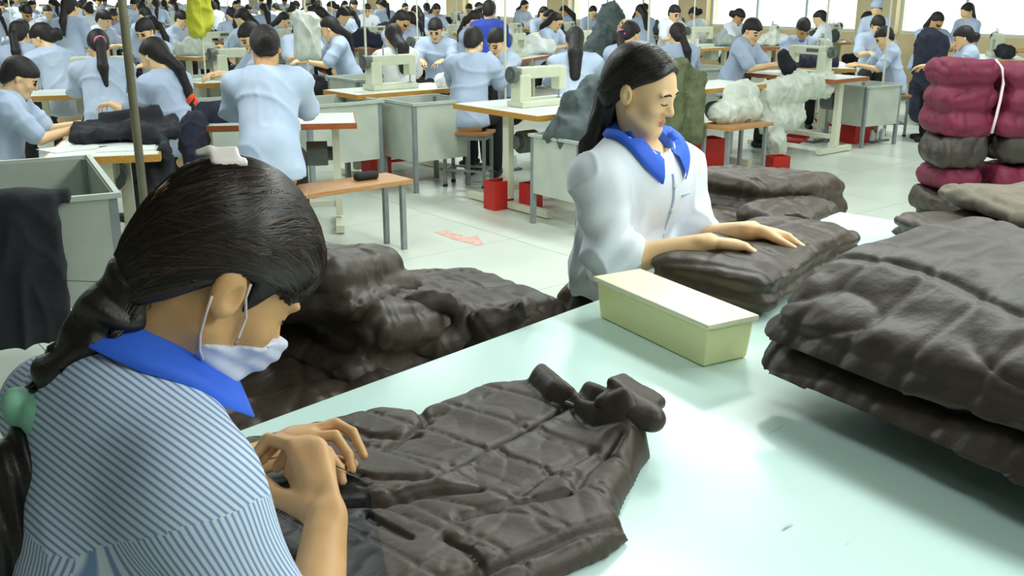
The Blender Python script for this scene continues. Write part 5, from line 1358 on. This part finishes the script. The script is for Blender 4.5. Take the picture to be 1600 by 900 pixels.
def bearing_zone(p):                         # which near landmark the spot lies behind, by compass bearing from the aisle's end
    t = p[0] / p[1]
    for lim, nm in ((-.47, 'grey tub'), (-.40, 'masked woman\'s clip'), (-.345, 'bronze pole'), (-.29, 'orange-scrunchie seamstress'), (-.235, 'pinned-up-hair seamstress'), (-.17, 'black pouch bench'), (-.11, 'yellow-edged table'), (-.05, 'white metal bin'), (.01, 'lone stool'),
                    (.06, 'front sewing machine'), (.12, 'standing woman\'s hair'), (.18, 'standing woman\'s face'), (.235, 'olive trousers'), (.29, 'pale garment heap'), (.345, 'red-edged table'), (.40, 'short-haired man'), (.46, 'magenta bundles')):
        if t < lim: return nm
    return 'second bundle column'
ORD = 'nearest second third fourth fifth sixth seventh eighth ninth tenth eleventh twelfth thirteenth fourteenth fifteenth sixteenth seventeenth eighteenth nineteenth twentieth'.split()
u = 2.1; row = 0
while u < 39:
    v = -3.4; row += 1
    while v < 15.2:
        p = uv(u + rnd.uniform(-.22, .22), v + rnd.uniform(-.2, .2)); v += 1.28 if u < 20 else 1.45
        if p[1] < (11.9 if p[0] > 1.2 else 10.3) or abs(p[0]) > .515 * p[1] + .3 or p[1] > 36 or rnd.random() < .10: continue
        if near(p, .85, PEOPLE): continue
        sgn = 1 if row % 2 else -1; phi = (128.7 if sgn > 0 else -51.3) + rnd.uniform(-35, 35); a = math.radians(phi); fw = V(math.cos(a), math.sin(a), 0)
        if uv(0, 0)[0] is None: continue
        tpos = p + fw * .62
        if (tpos @ VV) > V1 - .7 or (p @ VV) > V1 - .6: continue
        far = 'distant' if p[1] > 20 else 'mid-hall'
        ok = not near(tpos, .98, TABLES) and not near(tpos, .5, PEOPLE)
        zone = zone_of(p)
        me, st = FAR[rnd.randrange(len(FAR))]
        solo('person', me, p - fw * .2, a - PI / 2, 'x', 'person', 'seamstresses of the crowded rear rows', rnd.uniform(.98, 1.08)); CROWD.append([p, st, COL.objects[-1], []]); PEOPLE.append((p[0], p[1])); cnt += 1
        if not ok: continue
        ti = rnd.randrange(2); TABLES.append((tpos[0], tpos[1]))
        solo('sewing_table', FT[ti], tpos, a - PI / 2, '%s-edged sewing table' % ('yellow', 'red')[ti], 'table', 'sewing tables of the rear rows'); CROWD[-1][3].append(COL.objects[-1])
        c, s_ = math.cos(a - PI / 2), math.sin(a - PI / 2)
        solo('sewing_machine', FM, (tpos[0] + .12 * c, tpos[1] + .12 * s_, .752), a - PI / 2, 'ivory sewing machine', 'sewing machine', 'sewing machines of the rear rows'); CROWD[-1][3].append(COL.objects[-1])
        if rnd.random() < .45:
            solo('thread_stand', TSM, (tpos[0] + .45 * c - .2 * s_, tpos[1] + .45 * s_ + .2 * c, .751), a - PI / 2, 'thin thread stand', 'stand', 'thread stands of the rear rows'); CROWD[-1][3].append(COL.objects[-1])
        if rnd.random() < .9:
            m, cn = HM_[rnd.randrange(len(HM_))]; sx = -.32
            solo('garment', HEAPS[rnd.randrange(4)], (tpos[0] + sx * c, tpos[1] + sx * s_, .751), rnd.uniform(0, 6.28), '%s cloth heap' % cn, 'cloth', 'cloth heaps of the rear rows', rnd.uniform(.8, 1.25), m); CROWD[-1][3].append(COL.objects[-1])
    u += 1.75
byz = {}
for c_ in CROWD: byz.setdefault(bearing_zone(c_[0]), []).append(c_)
for nm, cs in byz.items():
    cs.sort(key=lambda c_: c_[0][1])
    for i_, (p_, st_, o_, extra) in enumerate(cs):
        od = ORD[i_] if i_ < 20 else 'last but %d' % (len(cs) - i_); o_['label'] = '%s of the rear crowd behind the %s, a seamstress with %s' % (od, nm, HAIRW[st_])
        for e_ in extra: e_['label'] = '%s of the %s rear seamstress behind the %s' % (e_['label'], od, nm)
print('CROWD', cnt, len(PEOPLE), len(TABLES))
# more bins and stands that fill the middle rows
for x, y, rz, sc, l in ((-1.50, 8.15, 38, 1.2, 'pale metal bin behind the red-edged table'), (-2.35, 8.05, 30, 1.1, 'pale metal bin behind the orange-scrunchie seamstress'), (-2.95, 10.4, 38, 1.2, 'metal bin under the lime cloth'), (.95, 9.35, 38, 1.1, 'metal bin behind the long-haired seamstress'), (2.1, 11.6, 38, 1.2, 'metal bin behind the bowed blue-collar worker'), (-1.45, 10.35, 38, 1.2, 'metal bin behind the long-haired seamstress in white')):
    b_ = place(BIN, (x, y, 0), math.radians(rz), l, 'bin'); b_.scale = (sc, sc, 1.15)

# ---- people on their feet further back
def upright(x, y, phi, shirt, label, s=1.0, cap=None, style='short', h=.018):
    pel = V(0, 0, .84); C7 = V(0, .03, 1.26); Sr, Sl = V(.165, .04, 1.20), V(-.165, .04, 1.20); Er, El = V(.21, .08, .97), V(-.21, .08, .97); Wr, Wl = V(.14, .28, .95), V(-.14, .28, .95); tf = V(0, 1, 0)
    HC_ = V(0, .07, 1.37); HM = frame(90, 15); L = lambda *p: HC_ + HM @ V(*p)
    r = empty('person', (x, y, 0), math.radians(phi - 90)); r.scale = (s,) * 3; tag(r, label, 'person')
    P = head_prims(HC_, HM, False) + [(rc(L(0, -.016, -.03), C7, .05, .055), .03)] + torso_prims(C7, pel, Sr, Sl, tf, -.02)
    for S_, E_, W_, sd in ((Sr, Er, Wr, 1), (Sl, El, Wl, -1)): P += [(rc(S_, E_, .042, .036), .02), (rc(E_, W_, .036, .025), .012)] + [(p, max(k, .006)) for p, k in hand_prims(W_, V(-.2 * sd, .95, -.2), V(0, -.1, -1), sd, (25, 25, 20), .25, 1.05)]
    mesh_obj('body', blend(P, h * .8), M_skin, r)
    P = torso_prims(C7 - V(0, 0, .006), pel, Sr, Sl, tf, .016) + [(rc(Sr, Sr + (Er - Sr) * .8, .060, .064), .03), (rc(Sl, Sl + (El - Sl) * .8, .060, .064), .03), (rce(pel + V(0, 0, .06), pel - V(0, 0, .06), .16, .175, tf, .72), .03)]
    f = blend(P, h); f.cut(rc(C7 + V(0, .02, .05), C7 + V(0, .06, .3), .054, .07), .008); mesh_obj('shirt', f, shirt, r)
    P = [(rce(pel, pel - V(0, 0, .08), .145, .15, tf, .7), 0)]
    for e in (-1, 1): P += [(rc(pel + V(.085 * e, 0, -.08), V(.09 * e, .01, .45), .082, .066), .03), (rc(V(.09 * e, .01, .45), V(.09 * e, -.01, .09), .066, .056), .02)]
    mesh_obj('trousers', blend(P, h), M_black, r)
    for e in (-1, 1):
        f = blend([(rc((.09 * e, -.04, .04), (.09 * e, .13, .034), .036, .03), 0)], h * .7); f.full(lambda D, X, Y, Z: np.maximum(D, .003 - Z)); mesh_obj('shoe', f, M_rubber, r)
    P = [(ell(L(0, -.016, .050), (.080, .102, .090), HM), 0), (ell(L(0, .040, .056), (.060, .055, .054), HM), .02), (ell(L(0, -.06, -.015), (.062, .05, .065), HM), .04)] + ([(p, .015) for p, k in chain([L(0, -.095, .0), C7 + V(.01, -.12, -.02), C7 + V(.02, -.14, -.16)], [.034, .038, .016])] if style == 'tail' else [])
    f = blend(P, h * .7); f.cut(ell(L(0, .105, -.045), (.07, .085, .115), HM), .01); f.cut(ell(L(0, .0, -.13), (.2, .12, .085), HM), .01) if style != 'tail' else None
    hr = mesh_obj('hair', f, M_hairdull, r)[0]
    if cap is not None:
        P = [(ell(L(0, -.012, .075), (.095, .115, .085), HM), 0), (ell(L(0, .09, .055), (.07, .05, .012), HM), .01)]
        f = blend(P, h * .7); f.full(lambda D, X, Y, Z: np.maximum(D, HC_[2] + .035 - Z)); mesh_obj('cap', f, cap, r)
    PEOPLE.append((x, y)); return r
upright(-4.85, 11.2, 75, M_shirtb, 'woman on her feet at the top corner behind the pink-scrunchie seamstress', 1.0, None, 'tail')
upright(5.15, 14.5, 240, M_shirtc, 'worker with a pale round cap standing behind the short-haired man', .94, M_shirtc)
upright(-.27, 11.6, 80, M_bluec, 'worker in a royal blue vest standing above the front sewing machine', .97)
upright(6.2, 13.9, 200, M_shirtb, 'worker standing before the window above the magenta bundles', .93, None, 'tail')
